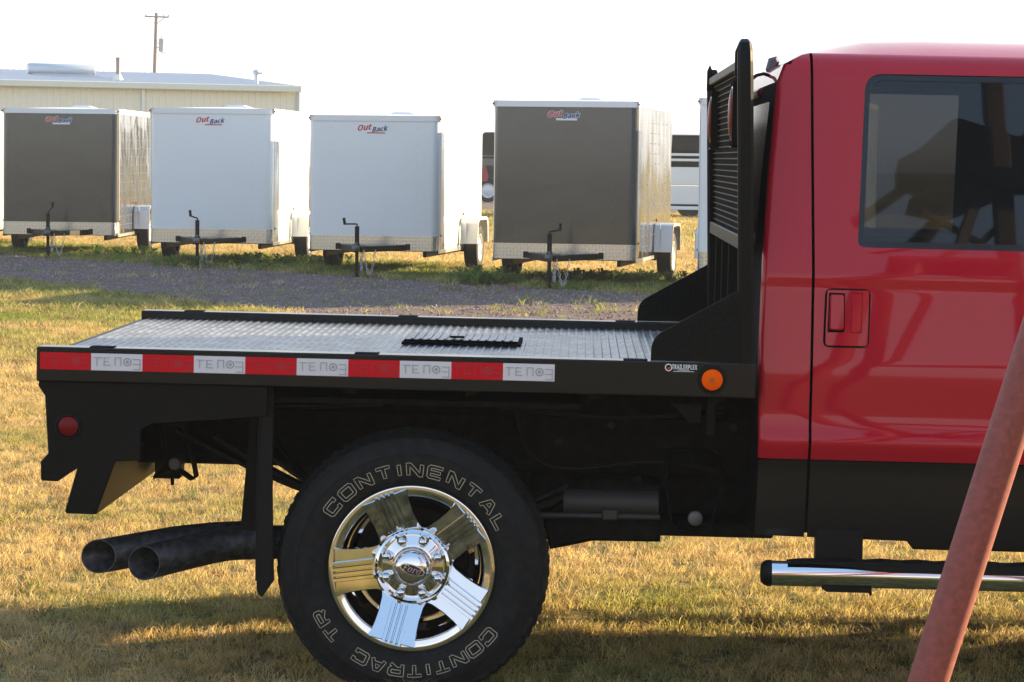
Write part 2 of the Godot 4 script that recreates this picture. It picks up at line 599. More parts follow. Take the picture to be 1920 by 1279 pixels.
func lettering(word: String, start: float, end: float, radius: float, height: float, parent: Node):
	var total := 0.0
	for i in word.length() - 1:
		total += 0.5 * ((0.5 if word[i] == "I" else 1.0) + (0.5 if word[i + 1] == "I" else 1.0))
	var along := 0.0
	for i in word.length():
		if i > 0:
			along += 0.5 * ((0.5 if word[i - 1] == "I" else 1.0) + (0.5 if word[i] == "I" else 1.0))
		if word[i] == " ":
			continue
		var polys := []
		for stroke in letter(word[i]):
			for q in Geometry2D.offset_polyline(v2(stroke), 0.14, Geometry2D.JOIN_MITER, Geometry2D.END_BUTT):
				polys.append(q)
		var merged := true
		while merged:                                      # join strokes that overlap
			merged = false
			for a in polys.size():
				for b in range(a + 1, polys.size()):
					if merged or Shape.area(polys[a]) * Shape.area(polys[b]) < 0.0:
						continue
					var m := Geometry2D.merge_polygons(polys[a], polys[b])
					if m.size() == 1 or (m.size() > 1 and Shape.area(m[0]) * Shape.area(m[-1]) < 0.0):
						polys.remove_at(b); polys.remove_at(a)
						polys.append_array(m)
						merged = true
		var s := Shape.new()
		var mid := lerpf(start, end, along / total)
		for q in polys:
			var path := []
			for k in q.size():
				var from: Vector2 = q[k]; var to: Vector2 = q[(k + 1) % q.size()]
				var n := maxi(1, int(from.distance_to(to) / 0.25))
				for j in n:
					var v := from.lerp(to, float(j) / n)
					var r := radius + (v.y - 0.5) * height
					var ang := mid - (v.x - 0.55) * height * 1.15 / radius
					path.append(Vector3(cos(ang) * r, sin(ang) * r, hook(sidewall, r) + 0.0004))
			s.tube(path, 0.0014, 5, true)
		obj("letter", s, M.raised_letter, parent)

var sidewall := [Vector2(0.256, -0.03), Vector2(0.265, -0.016), Vector2(0.29, -0.006), Vector2(0.33, 0.0), Vector2(0.375, -0.008), Vector2(0.405, -0.025)]


func make_wheel(truck: Node, at: Vector3, flip := false) -> Node3D:
	var w := Node3D.new()
	w.name = "wheel"
	truck.add_child(w, true)
	w.position = at
	if flip:
		w.rotation.y = PI
	var low := -at.y + 0.004
	var s := Shape.new()
	s.lathe([Vector2(0.24, -0.235), Vector2(0.27, -0.262), Vector2(0.33, -0.275), Vector2(0.375, -0.268), Vector2(0.405, -0.25), Vector2(0.42, -0.225), Vector2(0.4243, -0.19), Vector2(0.426, -0.14), Vector2(0.4243, -0.085), Vector2(0.42, -0.05), Vector2(0.409, -0.030), Vector2(0.407, -0.024), Vector2(0.398, -0.020), Vector2(0.396, -0.0205), Vector2(0.375, -0.008), Vector2(0.361, -0.0035), Vector2(0.360, -0.0005), Vector2(0.356, 0.0003), Vector2(0.355, -0.0022), Vector2(0.33, 0), Vector2(0.29, -0.006), Vector2(0.277, -0.0095), Vector2(0.276, -0.0065), Vector2(0.271, -0.008), Vector2(0.270, -0.0125), Vector2(0.265, -0.016), Vector2(0.256, -0.03)], 96, Transform3D(), low)
	for k in 66:                                           # shoulder blocks and tread bars
		var a := TAU * k / 66.0
		if sin(a) < -0.85:
			continue
		for side in [[-0.045, 0.05, 0.4105, -0.30], [-0.235, 0.05, 0.4105, 0.30], [-0.115, 0.05, 0.4195, 0.1], [-0.17, 0.05, 0.4195, -0.1]]:
			var b := Basis(Vector3.BACK, a) * Basis(Vector3.UP, side[3])
			s.box(Basis(Vector3.BACK, a + side[0] * 0.3) * Vector3(side[2], 0, side[0]), Vector3(0.012, 0.026, side[1]), 0.002, b)
	var tyre := obj("tyre", s, M.tyre_rubber, w)
	if flip:
		tyre.name = "tyre"
	else:
		# raised outlines of the letters are children of the wheel so that they stay two levels deep
		lettering("CONTINENTAL", deg_to_rad(143.0), deg_to_rad(29.0), 0.310, 0.033, w)
		lettering("CONTITRAC TR", deg_to_rad(-40.0), deg_to_rad(-150.0), 0.318, 0.032, w)
	s = Shape.new()
	s.lathe([Vector2(0.19, -0.22), Vector2(0.256, -0.215), Vector2(0.256, -0.03), Vector2(0.2605, -0.022), Vector2(0.2585, -0.0135), Vector2(0.255, -0.0125), Vector2(0.240, -0.0150), Vector2(0.228, -0.0175), Vector2(0.223, -0.024), Vector2(0.214, -0.060), Vector2(0.207, -0.12), Vector2(0.2, -0.2)], 96)
	obj("rim", s, M.chrome, w)
	s = Shape.new()
	s.lathe([Vector2(0.0, -0.17), Vector2(0.175, -0.17), Vector2(0.175, -0.145), Vector2(0.11, -0.14), Vector2(0.1, -0.09), Vector2(0.0, -0.09)], 40)
	s.box(Vector3(0.13, 0.05, -0.14), Vector3(0.07, 0.12, 0.06), 0.01)
	obj("brake_disc", s, M.dusty_black, w)
	for k in 5:
		var a := deg_to_rad(-32.0 - 72.0 * k)
		var f := Basis(Vector3.BACK, a)
		s = Shape.new()
		# a wedge-shaped arm that rises from the hub to the rim
		var top := func(r: float) -> float:
			return lerpf(-0.074, -0.006, (r - 0.10) / 0.14)
		var p := [[0.100, 0.074], [0.118, 0.069], [0.16, 0.067], [0.2, 0.070], [0.236, 0.077]]
		for i in p.size() - 1:
			for e in [-1, 1]:
				pass
			var r0: float = p[i][0]; var r1: float = p[i + 1][0]
			var h0: float = p[i][1]; var h1: float = p[i + 1][1]
			var z0: float = top.call(r0); var z1: float = top.call(r1)
			s.flat()
			s.quad(f * Vector3(r0, -h0 + 0.003, z0), f * Vector3(r1, -h1 + 0.003, z1), f * Vector3(r1, h1 - 0.003, z1), f * Vector3(r0, h0 - 0.003, z0))
			for e in [-1.0, 1.0]:
				var q := [f * Vector3(r0, e * (h0 - 0.003), z0), f * Vector3(r1, e * (h1 - 0.003), z1), f * Vector3(r1, e * h1, z1 - 0.004), f * Vector3(r0, e * h0, z0 - 0.004)]
				var q2 := [q[3], q[2], f * Vector3(r1, e * h1 * 0.96, z1 - 0.05), f * Vector3(r0, e * h0 * 0.96, z0 - 0.04)]
				for qq in [q, q2]:
					if e > 0:
						qq.reverse()
					s.quad(qq[0], qq[1], qq[2], qq[3])
		# the outer end slopes back to the lip
		var ze: float = top.call(0.236)
		s.quad(f * Vector3(0.236, -0.074, ze), f * Vector3(0.2445, -0.075, ze - 0.014), f * Vector3(0.2445, 0.075, ze - 0.014), f * Vector3(0.236, 0.074, ze))
		for e in [-1.5, -0.5, 0.5, 1.5]:                      # raised flutes down the middle
			var y: float = e * 0.0165
			var rr := PackedVector2Array([Vector2(-0.0072, 0), Vector2(-0.0045, 0.0085), Vector2(0.0045, 0.0085), Vector2(0.0072, 0)])
			for i in 3:
				var u := rr[i]; var v := rr[i + 1]
				var za: float = top.call(0.122); var zb: float = top.call(0.243)
				s.quad(f * Vector3(0.122, y + u.x, za + u.y), f * Vector3(0.243, y + u.x, zb + u.y), f * Vector3(0.243, y + v.x, zb + v.y), f * Vector3(0.122, y + v.x, za + v.y))
			s.face([f * Vector3(0.243, y - 0.0072, top.call(0.243)), f * Vector3(0.243, y + 0.0072, top.call(0.243)), f * Vector3(0.243, y + 0.0045, top.call(0.243) + 0.0085), f * Vector3(0.243, y - 0.0045, top.call(0.243) + 0.0085)], Vector3.ZERO)
		obj("spoke", s, M.chrome, w)
	s = Shape.new()
	s.lathe([Vector2(0.119, -0.11), Vector2(0.119, -0.072), Vector2(0.116, -0.063), Vector2(0.108, -0.058), Vector2(0.101, -0.062), Vector2(0.098, -0.070), Vector2(0.070, -0.060), Vector2(0.064, -0.058), Vector2(0.0, -0.058)], 64)
	obj("hub_ring", s, M.chrome, w)
	for k in 8:
		var a := deg_to_rad(112.5 + 45.0 * k)
		s = Shape.new()
		s.lathe([Vector2(0.0175, -0.075), Vector2(0.0172, -0.052), Vector2(0.0155, -0.046), Vector2(0.0145, -0.036), Vector2(0.011, -0.029), Vector2(0.006, -0.0255), Vector2(0, -0.025)], 16, Transform3D(Basis(), Vector3(cos(a), sin(a), 0) * 0.0865))
		obj("lug_nut", s, M.chrome, w)
	s = Shape.new()
	s.lathe([Vector2(0.063, -0.07), Vector2(0.063, -0.052), Vector2(0.060, -0.046), Vector2(0.057, -0.046), Vector2(0.055, -0.040), Vector2(0.052, -0.027), Vector2(0.045, -0.019), Vector2(0.034, -0.0145), Vector2(0.018, -0.0115), Vector2(0, -0.0105)], 64)
	obj("hub_cap", s, M.chrome, w)
	if not flip:
		var tilt := Transform3D(Basis(Vector3.BACK, deg_to_rad(-17.0)), Vector3(0.003, -0.003, -0.0105))
		s = Shape.new()
		var oval := PackedVector2Array(); var oval2 := PackedVector2Array()
		for k in 40:
			oval.append(Vector2(cos(TAU * k / 40) * 0.040, sin(TAU * k / 40) * 0.0165))
			oval2.append(oval[-1] * Vector2(0.9, 0.82))
		s.prism(oval, -0.008, 0.0025, 0.0006, tilt)
		obj("emblem_rim", s, M.chrome, w)
		s = Shape.new()
		s.prism(oval2, 0.0, 0.0031, 0.0, tilt)
		obj("emblem", s, M.emblem_blue, w)
		var slant := Basis(Vector3(1, 0, 0), Vector3(0.3, 1, 0), Vector3(0, 0, 1))
		writing("emblem_script", "Ford", serif, 0.0185, 0.0008, M.chrome, w, tilt * Transform3D(slant, Vector3(0, 0.0005, 0.0035)))
	return w


# ---------------------------------------------------------------- the pickup
var cab_profile := [Vector2(0.44, -0.14), Vector2(0.50, -0.105), Vector2(0.60, -0.085), Vector2(0.72, -0.07), Vector2(0.757, -0.06), Vector2(0.80, -0.042), Vector2(0.815, -0.040), Vector2(0.86, -0.054), Vector2(0.90, -0.057), Vector2(1.0, -0.055), Vector2(1.05, -0.057), Vector2(1.285, -0.078), Vector2(1.295, -0.078), Vector2(1.322, -0.076), Vector2(1.335, -0.079), Vector2(1.40, -0.094), Vector2(1.95, -0.235), Vector2(1.98, -0.25), Vector2(2.0, -0.268), Vector2(2.015, -0.30), Vector2(2.03, -0.36)]
var cab_rear := [Vector2(0.50, 1.066), Vector2(0.75, 1.068), Vector2(1.112, 1.060), Vector2(1.38, 1.066), Vector2(1.63, 1.080), Vector2(1.84, 1.098), Vector2(1.92, 1.104), Vector2(1.975, 1.125)]


func side_z(y: float) -> float:
	return hook(cab_profile, y)


func heights(a: float, b: float, step: float) -> Array:
	var ys := []
	var y := a
	while y < b:
		ys.append(y)
		y += step
	ys.append(b)
	return ys


func build_cab(t: Node3D):
	var mirror := -BED
	var zf := func(y: float) -> float: return side_z(y)
	var zin := func(y: float) -> float: return side_z(y) - 0.028
	var up := heights(0.757, 2.013, 0.0157)
	var down := heights(0.44, 0.753, 0.0157)
	# outlines in (x, height)
	var gap := [Vector2(0.5, 1.224), Vector2(0.755, 1.225), Vector2(1.334, 1.223), Vector2(1.678, 1.217), Vector2(2.013, 1.212)]
	var quarter := PackedVector2Array(); var door := PackedVector2Array()
	for y in [0.757, 0.9, 1.112, 1.25, 1.38, 1.5, 1.63, 1.74, 1.84, 1.92, 1.955, 1.975]:
		quarter.append(Vector2(hook(cab_rear, y) + 0.022, y))
	quarter.append_array(v2([1.160, 1.994, 1.182, 2.006, 1.2075, 2.013]))
	for y in [1.678, 1.334, 0.757]:
		quarter.append(Vector2(hook(gap, y) - 0.0045, y))
	door = v2([1.2295, 0.757, 1.2275, 1.334, 1.2215, 1.678, 1.2165, 2.013, 2.145, 2.013, 2.15, 1.4, 2.15, 0.757])
	var window := rounded(v2([1.358, 1.413, 2.07, 1.411, 2.06, 1.952, 1.380, 1.950]), [0.025, 0.03, 0.05, 0.055])
	var front_door := v2([2.159, 0.757, 2.159, 1.4, 2.155, 2.013, 2.75, 2.013, 3.12, 1.52, 3.20, 1.40, 3.22, 0.757])
	var front_window := rounded(v2([2.21, 1.411, 3.0, 1.411, 2.98, 1.50, 2.68, 1.95, 2.20, 1.952]), [0.03, 0.04, 0.04, 0.04, 0.05])
	var fender := v2([3.229, 0.757, 3.229, 1.36, 4.85, 1.26, 4.95, 1.1, 4.95, 0.757, 4.45, 0.757, 4.36, 0.87, 4.2, 0.94, 4.0, 0.96, 3.8, 0.94, 3.64, 0.87, 3.55, 0.757])
	var none := PackedVector2Array()
	for m in [0.0, mirror]:
		var s := Shape.new()
		s.skin(quarter, none, up, zf, m)
		# the corner turns into the back wall
		var c := Shape.new()
		c.smooth()
		c.grid(func(u: float, v: float) -> Vector3:
			var y := lerpf(0.757, 1.975, v)
			var a := u * PI / 2.0
			var x := hook(cab_rear, y) + 0.022 * (1.0 - sin(a))
			var z := side_z(y) - 0.022 * (1.0 - cos(a))
			if m != 0.0:
				return Vector3(hook(cab_rear, y) + 0.022 * (1.0 - cos(a)), y, m - side_z(y) + 0.022 * (1.0 - sin(a)))
			return Vector3(hook(cab_rear, y) + 0.022 * (1.0 - sin(PI / 2.0 - a)), y, side_z(y) - 0.022 * (1.0 - cos(PI / 2.0 - a))), 6, 50)
		var q := obj("rear_quarter_panel", s, M.red_paint, t)
		obj("corner", c, M.red_paint, q)
		s = Shape.new()
		s.skin(door, window, up, zf, m)
		var d := obj("rear_door", s, M.red_paint, t)
		s = Shape.new()
		s.skin(window, rounded(v2([1.376, 1.432, 2.045, 1.430, 2.036, 1.932, 1.396, 1.930]), [0.02, 0.02, 0.04, 0.045]), heights(1.411, 1.953, 0.0157), func(y: float) -> float: return side_z(y) - 0.004, m)
		obj("window_rim", s, M.window_rim, d)
		s = Shape.new()
		s.skin(rounded(v2([1.366, 1.421, 2.06, 1.420, 2.05, 1.944, 1.386, 1.942]), [0.02, 0.02, 0.04, 0.045]), none, [1.41, 1.68, 1.96], func(y: float) -> float: return side_z(y) - 0.006, m)
		obj("window_pane", s, M.tinted_glass, d)
		if m == 0.0:
			door_handle(d)
		s = Shape.new()
		s.skin(front_door, front_window, up, zf, m)
		var fd := obj("front_door", s, M.red_paint, t)
		s = Shape.new()
		s.skin(front_window, none, [1.40, 1.68, 1.96], func(y: float) -> float: return side_z(y) - 0.006, m)
		obj("window_pane", s, M.tinted_glass, fd)
		s = Shape.new()
		s.skin(fender, none, up, zf, m)
		obj("front_fender", s, M.red_paint, t)
		# charcoal lower body, split at the door gap like the red above it
		s = Shape.new()
		s.skin(v2([1.069, 0.753, 1.067, 0.513, 1.2195, 0.510, 1.2205, 0.753]), none, down, zf, m)
		obj("lower_quarter", s, M.charcoal_paint, t)
		s = Shape.new()
		s.skin(v2([1.2295, 0.753, 1.2285, 0.510, 1.538, 0.505, 1.56, 0.478, 2.15, 0.478, 2.15, 0.753]), none, down, zf, m)
		obj("lower_door", s, M.charcoal_paint, t)
		s = Shape.new()
		s.skin(v2([2.159, 0.753, 2.159, 0.478, 3.5, 0.478, 3.54, 0.753]), none, down, zf, m)
		obj("lower_sill", s, M.charcoal_paint, t)
		# dark lining behind the gaps
		s = Shape.new()
		s.skin(v2([1.10, 0.52, 1.10, 1.9, 1.15, 1.97, 2.7, 1.97, 3.2, 1.4, 3.3, 0.52]), rounded(v2([1.345, 1.40, 1.90, 1.40, 1.89, 1.955, 1.365, 1.96] if m != 0.0 else [1.345, 1.40, 3.05, 1.40, 2.7, 1.955, 1.365, 1.96]), [0.03]), heights(0.5, 2.0, 0.03), zin, m)
		obj("lining", s, M.gap, t)
	# roof
	var s := Shape.new()
	var crest := [Vector2(1.104, 1.92), Vector2(1.125, 1.975), Vector2(1.16, 1.994), Vector2(1.182, 2.006), Vector2(1.2075, 2.013), Vector2(2.75, 2.013), Vector2(2.85, 1.98)]
	var rx := [1.104, 1.112, 1.125, 1.142, 1.16, 1.182, 1.2075, 1.25, 1.32, 1.42, 1.6, 1.9, 2.3, 2.6, 2.75, 2.85]
	s.grid(func(u: float, v: float) -> Vector3:
		var x: float = rx[int(round(u * (rx.size() - 1)))]
		var y := hook(crest, x)
		var z0 := side_z(y)
		var e := 2.0 * v - 1.0
		return Vector3(x, y + 0.07 * smoothstep(1.10, 1.5, x) * (1.0 - pow(absf(e), 2.6)), lerpf(z0, -BED - z0, v)), rx.size() - 1, 40)
	var roof := obj("roof", s, M.red_paint, t)
	s = Shape.new()                                        # small fin at the back of the roof
	s.prism(v2([1.122, 1.985, 1.131, 2.022, 1.158, 2.030, 1.168, 2.010, 1.158, 1.990, 1.160, 1.965, 1.13, 1.965]), -1.085, -1.035, 0.008)
	obj("antenna_fin", s, M.fin_grey, roof)
	# back wall, painted black for the shade behind the rack
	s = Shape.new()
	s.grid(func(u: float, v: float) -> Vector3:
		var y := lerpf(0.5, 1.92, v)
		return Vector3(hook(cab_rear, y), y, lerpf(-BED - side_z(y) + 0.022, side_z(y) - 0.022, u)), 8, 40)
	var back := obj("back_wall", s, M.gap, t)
	s = Shape.new()
	s.grid(func(u: float, v: float) -> Vector3:
		var y := lerpf(1.40, 1.86, v)
		return Vector3(hook(cab_rear, y) - 0.006, y, lerpf(-1.75, -0.38, u)), 4, 12)
	obj("rear_window", s, M.window_rim, back)
	s = Shape.new()
	s.box(Vector3(1.10, 1.90, -1.065), Vector3(0.03, 0.03, 0.34), 0.008)
	obj("brake_lamp", s, M.red_lens, back)
	s = Shape.new()
	s.tube([Vector3(1.03, 1.90, -0.75), Vector3(1.05, 1.935, -0.78), Vector3(1.075, 1.955, -0.8), Vector3(1.10, 1.962, -0.82), Vector3(1.125, 1.955, -0.83)], 0.006, 8)
	obj("cable", s, M.plastic_black, t)
	# nose, out of the picture
	s = Shape.new()
	s.grid(func(u: float, v: float) -> Vector3:
		var x := lerpf(3.1, 4.9, u)
		var z := lerpf(-0.10, -BED + 0.10, v)
		var y := lerpf(1.38, 1.25, u) + 0.05 * (1.0 - pow(absf(2.0 * v - 1.0), 3.0)) - 0.25 * smoothstep(0.9, 1.0, u)
		return Vector3(x, y, z), 12, 12)
	obj("hood", s, M.red_paint, t)
	s = Shape.new()
	s.grid(func(u: float, v: float) -> Vector3:
		return Vector3(lerpf(2.80, 3.32, u), lerpf(2.03, 1.38, u), lerpf(lerpf(-0.28, -0.12, u), -BED + lerpf(0.28, 0.12, u), v)), 2, 8)
	obj("windshield", s, M.tinted_glass, t)
	s = Shape.new()
	s.box(Vector3(4.93, 0.95, -1.065), Vector3(0.08, 0.4, 1.7), 0.02)
	obj("grille", s, M.chrome, t)
	s = Shape.new()
	s.box(Vector3(5.0, 0.65, -1.065), Vector3(0.16, 0.24, 1.95), 0.04)
	obj("front_bumper", s, M.chrome, t)
	# floor and seats
	s = Shape.new()
	s.box(Vector3(2.2, 0.60, -1.065), Vector3(2.2, 0.10, 1.80), 0.0)
	obj("cab_floor", s, M.gap, t)
	for a in [[1.32, -0.62], [1.32, -1.5], [2.32, -0.6], [2.32, -1.53]]:
		s = Shape.new()
		s.box(Vector3(a[0], 1.22, a[1]), Vector3(0.16, 0.66, 0.56), 0.05, Basis(Vector3.BACK, 0.14))
		s.box(Vector3(a[0] + 0.24, 0.88, a[1]), Vector3(0.5, 0.16, 0.56), 0.05)
		s.box(Vector3(a[0] - 0.07, 1.66, a[1]), Vector3(0.10, 0.20, 0.28), 0.04, Basis(Vector3.BACK, 0.14))
		obj("seat", s, M.seat_cloth, t)


func door_handle(door: Node):
	var z := side_z(1.2)
	var lean := atan2(0.021, 0.235)
	var at := Transform3D(Basis(Vector3.RIGHT, -lean), Vector3(0, 1.2, side_z(1.2)))
	var p := func(a: Array) -> PackedVector2Array:
		var out := v2(a)
		for i in out.size():
			out[i].y -= 1.2
		return out
	var outer: PackedVector2Array = rounded(p.call([1.259, 1.106, 1.396, 1.106, 1.399, 1.284, 1.263, 1.284]), [0.02])
	var s := Shape.new()                                     # raised surround, a thin ring, with the cup inside
	var cup: PackedVector2Array = rounded(p.call([1.268, 1.150, 1.372, 1.150, 1.374, 1.272, 1.270, 1.272]), [0.012])
	s.prism(Shape.inset(Shape.ccw(outer), -0.002), -0.002, 0.0022, 0.0, at)
	obj("handle_seam", s, M.gap, door)
	s = Shape.new()
	s.prism(p.call([1.2645, 1.116, 1.269, 1.110, 1.389, 1.110, 1.393, 1.116, 1.394, 1.150, 1.2645, 1.150]), -0.002, 0.007, 0.0, at)
	s.prism(p.call([1.267, 1.272, 1.395, 1.272, 1.395, 1.276, 1.391, 1.2805, 1.271, 1.2805, 1.267, 1.276]), -0.002, 0.007, 0.0, at)
	s.prism(p.call([1.264, 1.150, 1.2695, 1.150, 1.272, 1.272, 1.267, 1.272]), -0.002, 0.007, 0.0, at)
	s.prism(p.call([1.374, 1.150, 1.394, 1.150, 1.395, 1.272, 1.376, 1.272]), -0.002, 0.007, 0.0, at)
	obj("handle_bezel", s, M.red_paint, door)
	s = Shape.new()
	s.prism(cup, 0.0, 0.0030, 0.0, at)
	obj("handle_cup", s, M.red_paint, door)
	s = Shape.new()
	s.prism(rounded(p.call([1.2690, 1.1505, 1.322, 1.1505, 1.322, 1.2715, 1.2705, 1.2715]), [0.008]), 0.0, 0.0042, 0.0, at)
	obj("handle_gap", s, M.gap, door)
	s = Shape.new()
	s.prism(rounded(p.call([1.2745, 1.157, 1.318, 1.157, 1.318, 1.266, 1.2755, 1.266]), [0.008]), 0.0, 0.017, 0.004, at)
	obj("handle_paddle", s, M.red_paint, door)
	s = Shape.new()
	s.prism(rounded(p.call([1.338, 1.150, 1.374, 1.150, 1.376, 1.272, 1.344, 1.272]), [0.008]), 0.0, 0.0075, 0.003, at)
	obj("handle_cheek", s, M.red_paint, door)


func lugs(s: Shape, inside: PackedVector2Array, z: float, pitch: float, facing: float):   # raised lozenges of tread plate
	s.flat()
	var lo := inside[0]; var hi := inside[0]
	for q in inside:
		lo = lo.min(q); hi = hi.max(q)
	var j := 0
	var y := lo.y + pitch * 0.5
	while y < hi.y:
		var x := lo.x + pitch * 0.5
		var i := 0
		while x < hi.x:
			var c := Vector2(x, y)
			if Geometry2D.is_point_in_polygon(c, inside):
				var b := Vector2.from_angle(PI / 4.0 if (i + j) % 2 == 0 else -PI / 4.0)
				var o := b.orthogonal()
				var l := pitch * 0.52; var w := pitch * 0.15
				var r := [c - b * l, c - o * w, c + b * l, c + o * w]
				var top := Vector3(c.x, c.y, z + 0.003 * facing)
				for k in 4:
					var d: Vector2 = r[k]; var e: Vector2 = r[(k + 1) % 4]
					s.face([Vector3(d.x, d.y, z), Vector3(e.x, e.y, z), top], Vector3(c.x, c.y, z - facing))
			x += pitch
			i += 1
		y += pitch
		j += 1


func slash_pipe(s: Shape, pts: Array, r: float, cut: Vector3):   # an open pipe, its last end cut across by a plane
	var ends := []
	for layer in 2:
		var rad := r - 0.0035 * layer
		var rings := []
		var side := Vector3.UP
		for i in pts.size():
			var d: Vector3 = (pts[mini(i + 1, pts.size() - 1)] - pts[maxi(i - 1, 0)]).normalized()
			side = (side - d * side.dot(d)).normalized()
			var o := d.cross(side)
			var ring := []
			for k in 28:
				var a := TAU * k / 28
				var v: Vector3 = (side * cos(a) + o * sin(a)) * rad
				var p: Vector3 = pts[i] + v
				if i == pts.size() - 1:
					p -= d * (v.dot(cut) / d.dot(cut))
				ring.append(p)
			rings.append(ring)
		ends.append(rings[-1])
		s.smooth()
		for i in rings.size() - 1:
			for k in 28:
				var l := (k + 1) % 28
				if layer == 0:
					s.quad(rings[i][k], rings[i][l], rings[i + 1][l], rings[i + 1][k])
				else:
					s.quad(rings[i][l], rings[i][k], rings[i + 1][k], rings[i + 1][l])
		if layer == 1:
			s.flat()
			for k in range(1, 27):
				s.tri(rings[0][0], rings[0][k], rings[0][k + 1])
			for k in 28:
				var l := (k + 1) % 28
				s.quad(ends[0][k], ends[0][l], ends[1][l], ends[1][k])


func round_lamp(called: String, at: Vector3, r: float, lens: Material, parent: Node, core: Material = null):
	var xf := Transform3D(Basis(), at)
	var s := Shape.new()
	s.lathe([Vector2(r * 1.36, -0.01), Vector2(r * 1.36, 0.004), Vector2(r * 1.28, 0.010), Vector2(r * 1.10, 0.011), Vector2(r * 1.02, 0.006), Vector2(r * 1.0, 0.0)], 36, xf)
	var g := obj(called, s, M.plastic_black, parent)
	s = Shape.new()
	s.lathe([Vector2(r * 1.01, 0.0), Vector2(r * 0.97, 0.010), Vector2(r * 0.85, 0.013), Vector2(r * 0.4, 0.0155), Vector2(0, 0.016)], 36, xf)
	obj("lens", s, lens, g)
	if core:
		s = Shape.new()
		s.lathe([Vector2(r * 0.27, 0.012), Vector2(r * 0.25, 0.018), Vector2(0, 0.0185)], 20, xf)
		obj("lens_centre", s, core, g)


